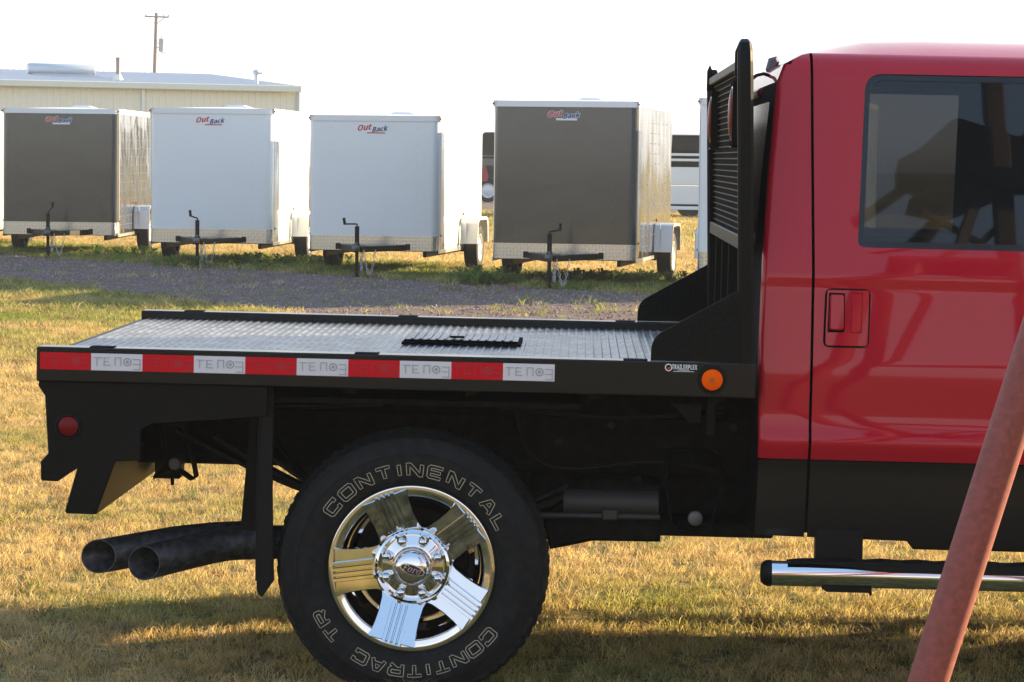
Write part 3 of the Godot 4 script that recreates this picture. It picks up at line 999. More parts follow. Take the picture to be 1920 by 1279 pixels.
func build_bed(t: Node3D):
	var s := Shape.new()
	# ribbed deck
	var prof := []
	var x := -1.148
	while x < 0.985:
		prof.append_array([Vector2(x, 1.021), Vector2(x + 0.014, 1.021), Vector2(x + 0.0175, 1.0245), Vector2(x + 0.024, 1.0245), Vector2(x + 0.0275, 1.021)])
		x += 0.028
	s.flat()
	for i in prof.size() - 1:
		for k in 3:
			var z0 := lerpf(-0.086, -BED + 0.086, k / 3.0); var z1 := lerpf(-0.086, -BED + 0.086, (k + 1) / 3.0)
			s.quad(Vector3(prof[i].x, prof[i].y, z0), Vector3(prof[i + 1].x, prof[i + 1].y, z0), Vector3(prof[i + 1].x, prof[i + 1].y, z1), Vector3(prof[i].x, prof[i].y, z1))
	s.box(Vector3(-0.08, 1.004, -BED / 2), Vector3(2.13, 0.028, BED - 0.172), 0.0)
	var deck := obj("deck", s, M.deck_steel, t)
	# gooseneck hatch
	s = Shape.new()
	s.box(Vector3(0.107, 1.0275, -1.12), Vector3(0.405, 0.008, 0.40), 0.001)
	obj("hatch_seam", s, M.gap, deck)
	s = Shape.new()
	s.box(Vector3(0.107, 1.0385, -1.12), Vector3(0.385, 0.004, 0.375), 0.001)
	for i in 13:
		s.box(Vector3(-0.06 + i * 0.028, 1.0425, -1.12), Vector3(0.010, 0.005, 0.37), 0.001)
	obj("hatch_lid", s, M.deck_steel, deck)
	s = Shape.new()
	s.box(Vector3(0.107, 1.035, -0.931), Vector3(0.385, 0.013, 0.006), 0.001)  # black strip painted in for the shadow gap at the near edge
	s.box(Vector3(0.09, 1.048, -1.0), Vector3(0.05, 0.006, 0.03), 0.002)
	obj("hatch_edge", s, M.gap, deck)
	for e in [0.0, 1.0]:
		var zc := lerpf(-0.045, -BED + 0.045, e)
		s = Shape.new()
		s.box(Vector3(-0.055, 0.999, zc), Vector3(2.21, 0.107, 0.09), 0.004)
		var rail := obj("side_rail", s, M.black_gloss, t)
		for xx in [-0.962, -0.145, 0.682]:
			s = Shape.new()
			s.box(Vector3(xx, 1.0525, zc), Vector3(0.074, 0.005, 0.06), 0.001)
			obj("stake_pocket", s, M.gap, rail)
		# rear corner plate, cut to a stepped outline
		var zo := lerpf(-0.030, -BED + 0.050, e)
		s = Shape.new()
		s.prism(v2([-1.157, 0.944, -1.160, 0.931, -1.138, 0.898, -1.126, 0.720, -1.149, 0.694, -1.148, 0.640, -1.144, 0.634, -1.095, 0.633, -1.034, 0.676, -0.917, 0.700, -0.84, 0.704, -0.84, 0.80, -0.80, 0.82, -0.45, 0.85, -0.45, 0.944]), zo - 0.02, zo, 0.002)
		obj("corner_plate", s, M.black_steel, t)
		# headboard gusset of tread plate
		var gus := rounded(v2([0.728, 1.053, 0.729, 1.125, 0.989, 1.274, 1.0, 1.274, 1.0, 1.053]), [0.0, 0.04, 0.0, 0.0, 0.0])
		var zg := lerpf(-0.012, -BED + 0.018, e)
		s = Shape.new()
		s.prism(gus, zg - 0.006, zg, 0.0012)
		lugs(s, Shape.inset(Shape.ccw(gus), 0.012), zg, 0.021, 1.0)
		lugs(s, Shape.inset(Shape.ccw(gus), 0.012), zg - 0.006, 0.021, -1.0)
		obj("gusset", s, M.black_steel, t)
	# rear sill and apron
	s = Shape.new()
	s.box(Vector3(-1.14, 0.985, -BED / 2), Vector3(0.035, 0.075, BED - 0.18), 0.004)
	s.box(Vector3(-1.105, 0.80, -BED / 2), Vector3(0.02, 0.30, BED - 0.12), 0.002)
	obj("rear_apron", s, M.black_steel, t)
	# rear bumper: a slanted hollow beam across the truck, with a receiver in the middle
	s = Shape.new()
	s.prism(v2([-1.034, 0.680, -1.072, 0.541, -1.066, 0.534, -0.975, 0.533, -0.914, 0.705, -1.0, 0.705]), -BED + 0.035, -0.028, 0.003)
	var bump := obj("rear_bumper", s, M.black_steel, t)
	s = Shape.new()
	s.box(Vector3(-0.90, 0.575, -1.065), Vector3(0.09, 0.085, 0.10), 0.006)
	s.box(Vector3(-0.89, 0.520, -1.065), Vector3(0.012, 0.03, 0.012), 0.002)
	obj("receiver_tube", s, M.plastic_black, bump)
	# reflective tape along the near rail, ten pieces
	for i in 10:
		var x0 := -1.149 + 0.1584 * i
		s = Shape.new()
		s.box(Vector3(x0 + 0.0792, 1.0095, 0.0005), Vector3(0.1582, 0.0525, 0.0018), 0.0004)
		var seg := obj("reflective_tape", s, M.tape_red if i % 2 == 0 else M.tape_white, t)
		seg.set_meta("label", "red piece of reflective tape" if i % 2 == 0 else "white piece of reflective tape")
		s = Shape.new()
		for st in [[0.008, 0.040, 0.033, 0.040], [0.018, 0.040, 0.018, 0.015], [0.038, 0.040, 0.057, 0.040], [0.040, 0.040, 0.040, 0.017], [0.040, 0.028, 0.055, 0.028], [0.038, 0.017, 0.060, 0.017],
			[0.074, 0.041, 0.074, 0.016], [0.074, 0.041, 0.092, 0.041], [0.092, 0.041, 0.092, 0.016], [0.128, 0.037, 0.151, 0.037], [0.151, 0.037, 0.151, 0.006], [0.128, 0.022, 0.151, 0.022], [0.130, 0.006, 0.154, 0.006]]:
			s.bar(Vector3(x0 + st[0], 0.983 + st[1], 0.0016), Vector3(x0 + st[2] + 0.0001, 0.983 + st[3], 0.0016), 0.0032, 0.0022)
		s.lathe([Vector2(0.013, 0.0012), Vector2(0.013, 0.0022), Vector2(0.009, 0.0022), Vector2(0.009, 0.0014)], 20, Transform3D(Basis(), Vector3(x0 + 0.112, 1.011, 0)))
		s.lathe([Vector2(0.0055, 0.0012), Vector2(0.0055, 0.0022), Vector2(0, 0.0022)], 14, Transform3D(Basis(), Vector3(x0 + 0.112, 1.011, 0)))
		obj("tape_print", s, M.tape_print_red if i % 2 == 0 else M.tape_print, seg)
	# dealer decal
	writing("decal", "TRAILERPLEX", bold, 0.0145, 0.0008, M.decal_white, t, Transform3D(Basis().scaled(Vector3(0.6, 1, 1)), Vector3(0.832, 1.037, 0.001)))
	s = Shape.new()
	s.box(Vector3(0.829, 1.0275, 0.0008), Vector3(0.036, 0.0016, 0.001), 0.0)
	s.box(Vector3(0.829, 1.0235, 0.0008), Vector3(0.064, 0.0016, 0.001), 0.0)
	s.lathe([Vector2(0.0115, 0.0), Vector2(0.0115, 0.0012), Vector2(0.0085, 0.0014), Vector2(0.0085, 0.0012)], 24, Transform3D(Basis(), Vector3(0.783, 1.035, 0)))
	var badge := obj("decal_lines", s, M.decal_white, t)
	s = Shape.new()
	s.box(Vector3(0.784, 1.033, 0.0012), Vector3(0.012, 0.005, 0.001), 0.0, Basis(Vector3.BACK, 0.4))
	obj("decal_badge", s, M.decal_red, badge)
	round_lamp("marker_lamp", Vector3(0.917, 1.0005, 0.0), 0.033, M.amber_lens, t, M.amber_core)
	round_lamp("side_lamp", Vector3(-1.063, 0.806, -0.03), 0.031, M.red_lens, t)
	build_rack(t)


func sweep(s: Shape, path: Array, w0: float, h0: float, k0: float, sizes := []):   # a box section along a path that lies across the truck
	var rings := []
	for i in path.size():
		var d: Vector3 = (path[mini(i + 1, path.size() - 1)] - path[maxi(i - 1, 0)]).normalized()
		var b := (Vector3.RIGHT - d * d.x).normalized()
		var n := d.cross(b)
		var f: float = sizes[i] if sizes else 1.0
		var w := w0 * f; var h := h0 * f; var k := k0 * f
		var ring := []
		for c in [[-1, -1, 0], [-1, -1, 1], [1, -1, 1], [1, -1, 0], [1, 1, 0], [1, 1, 1], [-1, 1, 1], [-1, 1, 0]]:
			ring.append(path[i] + b * c[0] * (w / 2 - (k if c[2] else 0.0)) + n * c[1] * (h / 2 - (0.0 if c[2] else k)))
		rings.append(ring)
	s.flat()
	for i in rings.size() - 1:
		for c in 8:
			var l := (c + 1) % 8
			s.quad(rings[i][c], rings[i][l], rings[i + 1][l], rings[i + 1][c])
	for c in range(1, 7):
		s.tri(rings[0][0], rings[0][c + 1], rings[0][c])
		s.tri(rings[-1][0], rings[-1][c], rings[-1][c + 1])


func build_rack(t: Node3D):
	var rx := func(y: float) -> float: return lerpf(1.020, 0.992, (y - 1.05) / 0.95)
	var rack := Node3D.new()
	rack.name = "headache_rack"
	t.add_child(rack)
	for e in [0.0, 1.0]:
		var path := []
		for p in [[0.95, -0.02], [1.3, -0.02], [1.7, -0.02], [1.93, -0.02], [1.97, -0.024], [2.0, -0.034], [2.022, -0.046], [2.034, -0.062]]:
			path.append(Vector3(rx.call(p[0]), p[0] - 0.03 * e * smoothstep(1.9, 2.03, p[0]), p[1] if e == 0.0 else -BED - p[1]))
		var s := Shape.new()
		sweep(s, path, 0.048, 0.036, 0.009, [1.0, 1.0, 1.0, 1.0, 1.0, 0.98, 0.86, 0.6])
		obj("post", s, M.black_steel, rack)
		s = Shape.new()                                         # flat ear beside the top of the post
		var z := lerpf(-0.10, -BED + 0.11, e)
		s.prism(rounded(v2([0.965, 1.93, 0.985, 1.93, 0.985, 2.005, 0.975, 2.03, 0.965, 2.005]), [0.004]), z - 0.012, z, 0.0)
		obj("ear", s, M.black_steel, rack)
	for a in [[1.965, 0.028, 0.03], [1.418, 0.044, 0.02]]:
		var s := Shape.new()
		s.box(Vector3(rx.call(a[0]) - 0.006, a[0], -BED / 2), Vector3(a[2], a[1], BED - 0.08), 0.003)
		obj("crossbar", s, M.black_steel, rack)
	var sheet := Shape.new()                                  # screen of thin rods; the sheet is added to paint the dark between them
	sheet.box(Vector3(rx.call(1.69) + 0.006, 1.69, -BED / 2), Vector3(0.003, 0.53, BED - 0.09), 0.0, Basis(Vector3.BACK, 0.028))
	obj("added_screen_sheet", sheet, M.gap, rack)
	var y := 1.452
	while y < 1.945:
		var s := Shape.new()
		s.box(Vector3(rx.call(y) + 0.001, y, -BED / 2), Vector3(0.007, 0.0035, BED - 0.09), 0.001)
		obj("slat", s, M.black_steel, rack)
		y += 0.0205
	for z in [-0.63, -1.06, -1.48]:
		var s := Shape.new()
		s.box(Vector3(1.012, 1.21, z), Vector3(0.045, 0.38, 0.012), 0.002)
		obj("upright", s, M.black_steel, rack)
	for z in [-0.34, -1.79]:                                  # oval lamps in upright brackets
		var s := Shape.new()
		var oval := PackedVector2Array()
		for i in 28:
			var a := TAU * i / 28.0
			oval.append(Vector2(signf(cos(a)) * pow(absf(cos(a)), 0.8) * 0.045, sin(a) * 0.088))
		var xf := Transform3D(Basis(Vector3.UP, -PI / 2), Vector3(0.985, 1.82, z))
		s.prism(oval, 0.0, 0.014, 0.004, xf)
		obj("stop_lamp", s, M.chrome, rack)
		s = Shape.new()
		s.box(Vector3(0.985, 1.82, z - 0.058), Vector3(0.03, 0.21, 0.006), 0.001)
		s.box(Vector3(0.985, 1.82, z + 0.058), Vector3(0.03, 0.21, 0.006), 0.001)
		s.box(Vector3(0.985, 1.714, z), Vector3(0.03, 0.006, 0.12), 0.001)
		obj("lamp_bracket", s, M.black_steel, rack)
		s = Shape.new()
		var dome := Transform3D(xf.basis * Basis(Vector3(0.042, 0, 0), Vector3(0, 0.083, 0), Vector3(0, 0, 0.015)), xf * Vector3(0, 0, 0.010))
		s.lathe([Vector2(1.0, 0.0), Vector2(0.97, 0.25), Vector2(0.88, 0.5), Vector2(0.72, 0.72), Vector2(0.5, 0.88), Vector2(0.25, 0.97), Vector2(0, 1.0)], 28, dome)
		obj("stop_lamp_lens", s, M.red_lens, rack)


func build_chassis(t: Node3D):
	var mid := -BED / 2
	var s: Shape
	for e in [-1.0, 1.0]:
		s = Shape.new()
		s.box(Vector3(1.9, 0.73, mid + e * 0.435), Vector3(5.9, 0.19, 0.07), 0.006)
		obj("frame_rail", s, M.dusty_black, t)
		s = Shape.new()
		s.box(Vector3(-0.06, 0.885, mid + e * 0.44), Vector3(2.12, 0.13, 0.05), 0.004)
		obj("bed_runner", s, M.dusty_black, t)
		# leaf spring, its shackle and the hanger
		s = Shape.new()
		for i in 3:
			var path := []
			for k in 13:
				var u := k / 12.0
				path.append(Vector3(lerpf(-0.80 + i * 0.12, 0.72 - i * 0.12, u), lerpf(0.72, 0.60, u) - 0.20 * sin(PI * u) + 0.03 - i * 0.014, mid + e * 0.52))
			for k in 12:
				s.bar(path[k], path[k + 1], 0.075, 0.012)
		obj("leaf_spring", s, M.rusty_steel, t)
		s = Shape.new()
		s.prism(rounded(v2([-0.855, 0.77, -0.775, 0.77, -0.745, 0.66, -0.732, 0.595, -0.750, 0.588, -0.79, 0.615, -0.84, 0.612, -0.868, 0.590, -0.872, 0.60, -0.84, 0.66]), [0.006]), mid + e * 0.52 - 0.045, mid + e * 0.52 + 0.045, 0.004)
		obj("spring_shackle", s, M.rusty_steel, t)
		s = Shape.new()
		s.lathe([Vector2(0.022, -0.06), Vector2(0.022, 0.056), Vector2(0.017, 0.062), Vector2(0, 0.062)], 16, Transform3D(Basis(), Vector3(-0.80, 0.645, mid + e * 0.52)))
		obj("spring_bolt", s, M.grey_metal, t)
		# mud flap behind the wheel
		s = Shape.new()
		var zf := -0.075 if e > 0 else -BED + 0.37
		s.prism(rounded(v2([-0.470, 0.945, -0.436, 0.945, -0.434, 0.60, -0.425, 0.334, -0.462, 0.277, -0.478, 0.300, -0.480, 0.55]), [0.0, 0.0, 0.02, 0.0, 0.012, 0.01, 0.02]), zf - 0.02, zf, 0.002)
		s.prism(v2([-0.482, 0.945, -0.470, 0.945, -0.470, 0.60, -0.472, 0.33, -0.484, 0.33, -0.486, 0.6]), zf - 0.32, zf - 0.01, 0.002)
		s.bar(Vector3(-0.500, 0.93, zf - 0.26), Vector3(-0.54, 0.43, zf - 0.30), 0.02, 0.055)
		obj("mud_flap", s, M.plastic_black, t)
		# inner guard over the wheel
		s = Shape.new()
		s.box(Vector3(0.02, 0.90, mid + e * 0.80), Vector3(1.0, 0.02, 0.36), 0.003)
		obj("wheel_guard", s, M.dusty_black, t)
	for x in [-0.95, -0.58, -0.2, 0.18, 0.56, 0.94]:
		s = Shape.new()
		s.box(Vector3(x, 0.955, mid), Vector3(0.045, 0.06, BED - 0.1), 0.003)
		obj("crossmember", s, M.dusty_black, t)
	s = Shape.new()
	s.tube([Vector3(0, 0.385, -0.30), Vector3(0, 0.385, -BED + 0.30)], 0.045, 16)
	s.lathe([Vector2(0, -0.19), Vector2(0.10, -0.15), Vector2(0.155, -0.06), Vector2(0.155, 0.06), Vector2(0.10, 0.15), Vector2(0, 0.19)], 24, Transform3D(Basis(), Vector3(0, 0.40, mid)))
	obj("rear_axle", s, M.dusty_black, t)
	s = Shape.new()
	s.tube([Vector3(0.15, 0.42, mid), Vector3(2.2, 0.60, mid)], 0.045, 14)
	obj("drive_shaft", s, M.dusty_black, t)
	for q in [[Vector3(-0.9, 0.90, -0.34), Vector3(-0.45, 0.86, -0.30), Vector3(0.1, 0.885, -0.34), Vector3(0.6, 0.85, -0.30), Vector3(1.02, 0.88, -0.36)], [Vector3(0.30, 0.86, -0.56), Vector3(0.36, 0.70, -0.52), Vector3(0.5, 0.66, -0.5), Vector3(0.75, 0.69, -0.5), Vector3(1.0, 0.66, -0.5)], [Vector3(-0.52, 0.80, -0.58), Vector3(-0.38, 0.62, -0.5), Vector3(-0.1, 0.5, -0.45)]]:
		s = Shape.new()
		var smoothed := []
		for i in q.size() - 1:
			for k in 6:
				smoothed.append(q[i].cubic_interpolate(q[i + 1], q[maxi(i - 1, 0)], q[mini(i + 2, q.size() - 1)], k / 6.0))
		s.tube(smoothed, 0.009, 8)
		obj("hose", s, M.plastic_black, t)
	for a in [[-0.3, 0.915], [0.25, 0.915], [0.62, 0.915], [0.45, 0.74], [0.62, 0.80], [1.02, 0.80]]:
		s = Shape.new()
		s.lathe([Vector2(0.014, 0), Vector2(0.014, 0.012), Vector2(0.009, 0.014), Vector2(0, 0.014)], 6, Transform3D(Basis(), Vector3(a[0], a[1], -0.58 if a[1] < 0.9 else -0.6)))
		obj("bolt", s, M.rusty_steel, t)
	# dark backing and tank ahead of the wheel
	s = Shape.new()
	s.prism(v2([0.40, 0.50, 0.43, 0.405, 0.50, 0.42, 0.566, 0.436, 0.785, 0.438, 0.785, 0.62, 0.55, 0.64]), -0.98, -0.42, 0.012)
	obj("fuel_tank", s, M.dusty_black, t)
	s = Shape.new()
	s.box(Vector3(0.95, 0.480, -0.55), Vector3(0.40, 0.05, 0.20), 0.006)
	obj("cab_mount", s, M.dusty_black, t)
	s = Shape.new()
	s.box(Vector3(0.76, 0.72, -0.66), Vector3(0.80, 0.46, 0.02), 0.002)  # added dark sheets that close the view through the underbody
	s.box(Vector3(-0.02, 0.79, -0.66), Vector3(0.95, 0.30, 0.02), 0.002)
	obj("dark_backing", s, M.dusty_black, t)
	s = Shape.new()
	s.tube([Vector3(0.47, 0.560, -0.42), Vector3(0.775, 0.565, -0.42)], 0.042, 20)
	s.box(Vector3(0.62, 0.53, -0.37), Vector3(0.05, 0.035, 0.02), 0.004)
	s.tube([Vector3(0.36, 0.520, -0.385), Vector3(0.78, 0.525, -0.385)], 0.010, 10)
	obj("muffler", s, M.muffler_steel, t)
	s = Shape.new()
	s.prism(rounded(v2([0.795, 0.64, 0.80, 0.74, 0.96, 0.74, 0.995, 0.64, 0.945, 0.50, 0.925, 0.487, 0.83, 0.484, 0.815, 0.51]), [0.015]), -0.46, -0.35, 0.006)
	obj("spring_hanger", s, M.plastic_black, t)
	s = Shape.new()
	s.lathe([Vector2(0.024, -0.01), Vector2(0.023, 0.010), Vector2(0.018, 0.013), Vector2(0, 0.013)], 20, Transform3D(Basis(), Vector3(0.892, 0.528, -0.35)))
	obj("hanger_bolt", s, M.grey_metal, t)
	s = Shape.new()
	s.prism(v2([0.80, 0.90, 0.90, 0.90, 0.90, 0.84, 0.86, 0.84]), -0.30, -0.28, 0.002)
	s.box(Vector3(0.93, 0.87, -0.30), Vector3(0.03, 0.14, 0.05), 0.003)
	obj("bed_bracket", s, M.black_steel, t)
	# twin tail pipes, cut on the slant
	s = Shape.new()
	slash_pipe(s, [Vector3(-0.36, 0.412, -0.40), Vector3(-0.50, 0.408, -0.40), Vector3(-0.60, 0.403, -0.385), Vector3(-0.66, 0.395, -0.355), Vector3(-0.71, 0.386, -0.315), Vector3(-0.85, 0.360, -0.20)], 0.0545, Vector3(-0.42, 0.0, 0.91))
	obj("tail_pipe", s, M.exhaust_steel, t)
	s = Shape.new()
	slash_pipe(s, [Vector3(-0.50, 0.416, -0.47), Vector3(-0.66, 0.408, -0.45), Vector3(-0.78, 0.396, -0.42), Vector3(-1.01, 0.364, -0.29)], 0.0545, Vector3(-0.42, 0.0, 0.91))
	obj("tail_pipe", s, M.exhaust_steel, t)
	# step bar below the doors
	for e in [0.0, 1.0]:
		var z := lerpf(0.03, -BED - 0.03, e)
		s = Shape.new()
		s.lathe([Vector2(0.0385, 0.0), Vector2(0.0385, 2.4)], 32, Transform3D(Basis(Vector3.UP, PI / 2), Vector3(1.098, 0.4145, z)))
		var bar := obj("step_bar", s, M.chrome, t)
		s = Shape.new()
		s.lathe([Vector2(0.0, -0.0225), Vector2(0.026, -0.020), Vector2(0.036, -0.012), Vector2(0.0405, 0.0), Vector2(0.0405, 0.012), Vector2(0.037, 0.012)], 32, Transform3D(Basis(Vector3.UP, PI / 2), Vector3(1.10, 0.4145, z)))
		obj("end_cap", s, M.plastic_black, bar)
		s = Shape.new()
		var pad := [1.16, 0.450, 1.20, 0.4555, 1.36, 0.460]
		for i in 36:
			pad.append_array([1.40 + i * 0.054, 0.457 + (0.004 if i % 2 else 0.0)])
		pad.append_array([3.35, 0.430, 1.47, 0.430, 1.40, 0.436, 1.33, 0.446, 1.22, 0.4515])
		s.prism(v2(pad), z - 0.05, z + 0.037, 0.001)
		obj("step_pad", s, M.plastic_black, bar)
		for xx in [1.327, 2.9]:
			s = Shape.new()
			s.box(Vector3(xx, 0.48, lerpf(-0.10, -BED + 0.10, e)), Vector3(0.146, 0.12, 0.06), 0.004)
			obj("step_bracket", s, M.plastic_black, bar)
			s = Shape.new()
			s.prism(v2([xx - 0.06, 0.40, xx - 0.06, 0.372, xx - 0.045, 0.363, xx + 0.08, 0.363, xx + 0.088, 0.352, xx + 0.093, 0.36, xx + 0.088, 0.40]), z - 0.06, z + 0.02, 0.002)
			obj("step_clamp", s, M.plastic_black, bar)


func build_truck():
	var t := thing("pickup_truck", "red crew cab pickup with black steel flatbed and chrome five-spoke wheels on dry grass", "pickup truck")
	t.rotation.z = -RAKE
	build_cab(t)
	build_bed(t)
	build_chassis(t)
	make_wheel(t, Vector3(0.004, 0.384, -0.055))
	make_wheel(t, Vector3(0.004, 0.384, -BED + 0.055), true)
	make_wheel(t, Vector3(4.0, 0.426, -0.055), true).rotation.y = 0.0
	make_wheel(t, Vector3(4.0, 0.426, -BED + 0.055), true)


# ---------------------------------------------------------------- trailers
func trailer(label: String, at: Vector3, yaw: float, dark: bool, tall: float, crank: Vector2):
	var t := thing("cargo_trailer", label, "cargo trailer", at, deg_to_rad(yaw), "enclosed cargo trailers parked in a row")
	var w := 0.955 if tall > 2.4 else 0.93; var len := 3.66; var low := 0.34; var r := 0.12
	var skin_m: Material = M.trailer_charcoal if dark else M.trailer_white
	var front := func(grow: float) -> PackedVector2Array:     # plan of the nose: x and z
		var p := PackedVector2Array([Vector2(-w - grow, -r - 0.25)])
		for i in 7:
			var a := PI - PI / 2 * i / 6.0
			p.append(Vector2(-w + r + cos(a) * (r + grow), -r + sin(a) * (r + grow)))
		for i in 7:
			var a := PI / 2 - PI / 2 * i / 6.0
			p.append(Vector2(w - r + cos(a) * (r + grow), -r + sin(a) * (r + grow)))
		p.append(Vector2(w + grow, -r - 0.25))
		return p
	var wrap := func(s: Shape, p: PackedVector2Array, y0: float, y1: float):
		s.smooth()
		for i in p.size() - 1:
			s.quad(Vector3(p[i].x, y0, p[i].y), Vector3(p[i + 1].x, y0, p[i + 1].y), Vector3(p[i + 1].x, y1, p[i + 1].y), Vector3(p[i].x, y1, p[i].y))
	var top := tall - 0.075
	var s := Shape.new()
	var plan: PackedVector2Array = front.call(0.0)
	wrap.call(s, plan.slice(1, plan.size() - 1), low + 0.02, top)
	obj("front_panel", s, skin_m, t)
	s = Shape.new()
	plan = front.call(0.005)
	wrap.call(s, plan.slice(1, plan.size() - 1), low, low + 0.205)
	var cap := PackedVector2Array(plan.slice(1, plan.size() - 1))
	s.flat()
	s.box(Vector3(0, low + 0.20, -0.02), Vector3(1.72, 0.006, 0.046), 0.001)
	obj("stone_guard", s, M.diamond_plate, t)
	for e in [-1.0, 1.0]:
		s = Shape.new()
		s.grid(func(u: float, v: float) -> Vector3:
			var z := lerpf(-r, -len, u)
			var y := lerpf(low, top, v)
			var edge := smoothstep(0.0, 0.08, v) * smoothstep(1.0, 0.92, v)
			var out := 0.020 * edge * noise.get_noise_3d(z * 6.0 + at.x * 9.0, y * 1.6, e) + 0.003 * edge * cos(z * TAU / 0.406)
			return Vector3(e * (w + out), y, z) if e > 0.0 else Vector3(e * (w + out), y, -r - len - z), 54, 24)
		obj("side_panel", s, skin_m, t)
		# corner post strip at the nose
		s = Shape.new()
		s.box(Vector3(e * (w + 0.003), (low + top) / 2, -r - 0.03), Vector3(0.012, top - low, 0.055), 0.003)
		obj("corner_trim", s, M.aluminium if dark else M.trim_white, t)
		s = Shape.new()
		for i in 9:
			for k in 13:
				s.box(Vector3(e * (w + 0.003), low + 0.16 + k * 0.138, -0.30 - i * 0.406), Vector3(0.010, 0.013, 0.013), 0.005)
		kind(obj("side_rivets", s, M.rivet_head if dark else M.trim_white, t), "stuff")
		s = Shape.new()
		s.box(Vector3(e * (w + 0.004), low - 0.01, -len / 2), Vector3(0.02, 0.05, len - 0.1), 0.004)
		obj("bottom_trim", s, M.aluminium, t)
		# square fender
		s = Shape.new()
		var pz := [[-1.76, 0.40], [-1.80, 0.70], [-1.86, 0.765], [-1.96, 0.785], [-2.56, 0.785], [-2.66, 0.765], [-2.72, 0.70], [-2.76, 0.40]]
		for i in pz.size() - 1:
			var a := Vector3(e * (w + 0.012), pz[i][1], pz[i][0]); var b := Vector3(e * (w + 0.012), pz[i + 1][1], pz[i + 1][0])
			var o := Vector3(e * 0.255, 0, 0)
			if e > 0:
				s.quad(a, a + o, b + o, b)
			else:
				s.quad(b, b + o, a + o, a)
		var ring := PackedVector2Array()
		for q in pz:
			ring.append(Vector2(-q[0], q[1]))
		for i in range(pz.size() - 1, -1, -1):
			ring.append(Vector2(-2.26 + (-pz[i][0] - 2.26) * 0.92 + 4.52, 0.40 + (pz[i][1] - 0.40) * 0.90))
		s.prism(ring, 0.0, 0.012, 0.002, Transform3D(Basis(Vector3(0, 0, -1), Vector3.UP, Vector3(1, 0, 0)), Vector3(e * (w + 0.262) - 0.006, 0, 0)))
		s.box(Vector3(e * (w + 0.10), 0.60, -1.772), Vector3(0.008, 0.36, 0.05), 0.002, Basis(Vector3.RIGHT, 0.13))
		obj("fender", s, M.fender_silver if dark else M.trim_white, t)
		# wheel
		var hub := Transform3D(Basis(Vector3.UP, e * PI / 2), Vector3(e * (w + 0.03), 0.335, -2.26))
		s = Shape.new()
		s.lathe([Vector2(0.20, 0.0), Vector2(0.27, -0.006), Vector2(0.315, 0.01), Vector2(0.335, 0.035), Vector2(0.338, 0.10), Vector2(0.335, 0.165), Vector2(0.315, 0.195), Vector2(0.27, 0.208), Vector2(0.205, 0.20), Vector2(0.198, 0.19)], 48, hub, -0.331)
		var wh := obj("wheel", s, M.tyre_rubber, t)
		s = Shape.new()
		s.lathe([Vector2(0.198, 0.10), Vector2(0.202, 0.198), Vector2(0.192, 0.198), Vector2(0.18, 0.172), Vector2(0.165, 0.165), Vector2(0.14, 0.178), Vector2(0.09, 0.172), Vector2(0.062, 0.172), Vector2(0.058, 0.20), Vector2(0.035, 0.208), Vector2(0, 0.208)], 36, hub)
		obj("rim", s, M.rim_white, wh)
	s = Shape.new()
	s.box(Vector3(0, (low + top) / 2, -len + 0.01), Vector3(w * 2, top - low, 0.04), 0.006)
	obj("rear_panel", s, skin_m, t)
	s = Shape.new()
	s.box(Vector3(0, low + 0.01, -len / 2 - 0.02), Vector3(w * 2 - 0.02, 0.04, len - 0.06), 0.0)
	for e in [-1.0, 1.0]:
		s.box(Vector3(e * 0.72, low - 0.05, -len / 2), Vector3(0.05, 0.08, len - 0.2), 0.004)
	obj("chassis", s, M.plastic_black, t)
	s = Shape.new()
	s.box(Vector3(0, 0.30, -2.26), Vector3(1.9, 0.06, 0.06), 0.006)
	for e in [-1.0, 1.0]:
		s.box(Vector3(e * 0.80, 0.32, -2.1), Vector3(0.09, 0.10, 0.40), 0.01)
	obj("axle", s, M.plastic_black, t)
	# roof with a pale edge band and a vent
	s = Shape.new()
	plan = front.call(0.012)
	wrap.call(s, plan.slice(1, plan.size() - 1), top - 0.004, tall)
	for e in [-1.0, 1.0]:
		s.box(Vector3(e * (w + 0.004), (top + tall) / 2, -len / 2 - 0.02), Vector3(0.018, 0.08, len - 0.06), 0.004)
	obj("roof_trim", s, M.trim_white, t)
	s = Shape.new()
	s.grid(func(u: float, v: float) -> Vector3:
		var x := lerpf(-w - 0.008, w + 0.008, u)
		return Vector3(x, tall - 0.002 + 0.03 * (1.0 - pow(absf(2 * u - 1), 2.0)) * smoothstep(0.0, 0.2, v) , lerpf(0.010, -len, 1.0 - v) if false else lerpf(0.0, -len, v)), 12, 10)
	obj("roof", s, M.trim_white, t)
	s = Shape.new()
	s.prism(v2([-0.19, 0.0, -0.19, 0.025, -0.12, 0.055, 0.10, 0.055, 0.19, 0.025, 0.19, 0.0]), -0.19, 0.19, 0.01, Transform3D(Basis(), Vector3(0.10, tall + 0.022, -1.75)))
	obj("roof_vent", s, M.trim_white, t)
	# clearance lamps
	s = Shape.new()
	for e in [-1.0, 1.0]:
		s.box(Vector3(e * (w + 0.012), tall - 0.04, -0.06), Vector3(0.02, 0.025, 0.06), 0.006)
		s.box(Vector3(e * (w + 0.012), low + 0.22, -0.16), Vector3(0.02, 0.03, 0.07), 0.006)
		s.box(Vector3(e * (w + 0.02), 0.83, -1.95), Vector3(0.02, 0.04, 0.03), 0.006)
	obj("clearance_lamps", s, M.red_lens, t)
	s = Shape.new()
	for e in [-0.33, 0.33]:
		for k in 13:
			s.box(Vector3(e * w * 2.0, low + 0.30 + k * (top - low - 0.4) / 12.0, 0.0), Vector3(0.009, 0.009, 0.008), 0.003)
	kind(obj("front_screws", s, M.grey_metal if dark else M.fender_silver, t), "stuff")
	# tongue, coupler, jack, chains
	var ty := low + 0.045
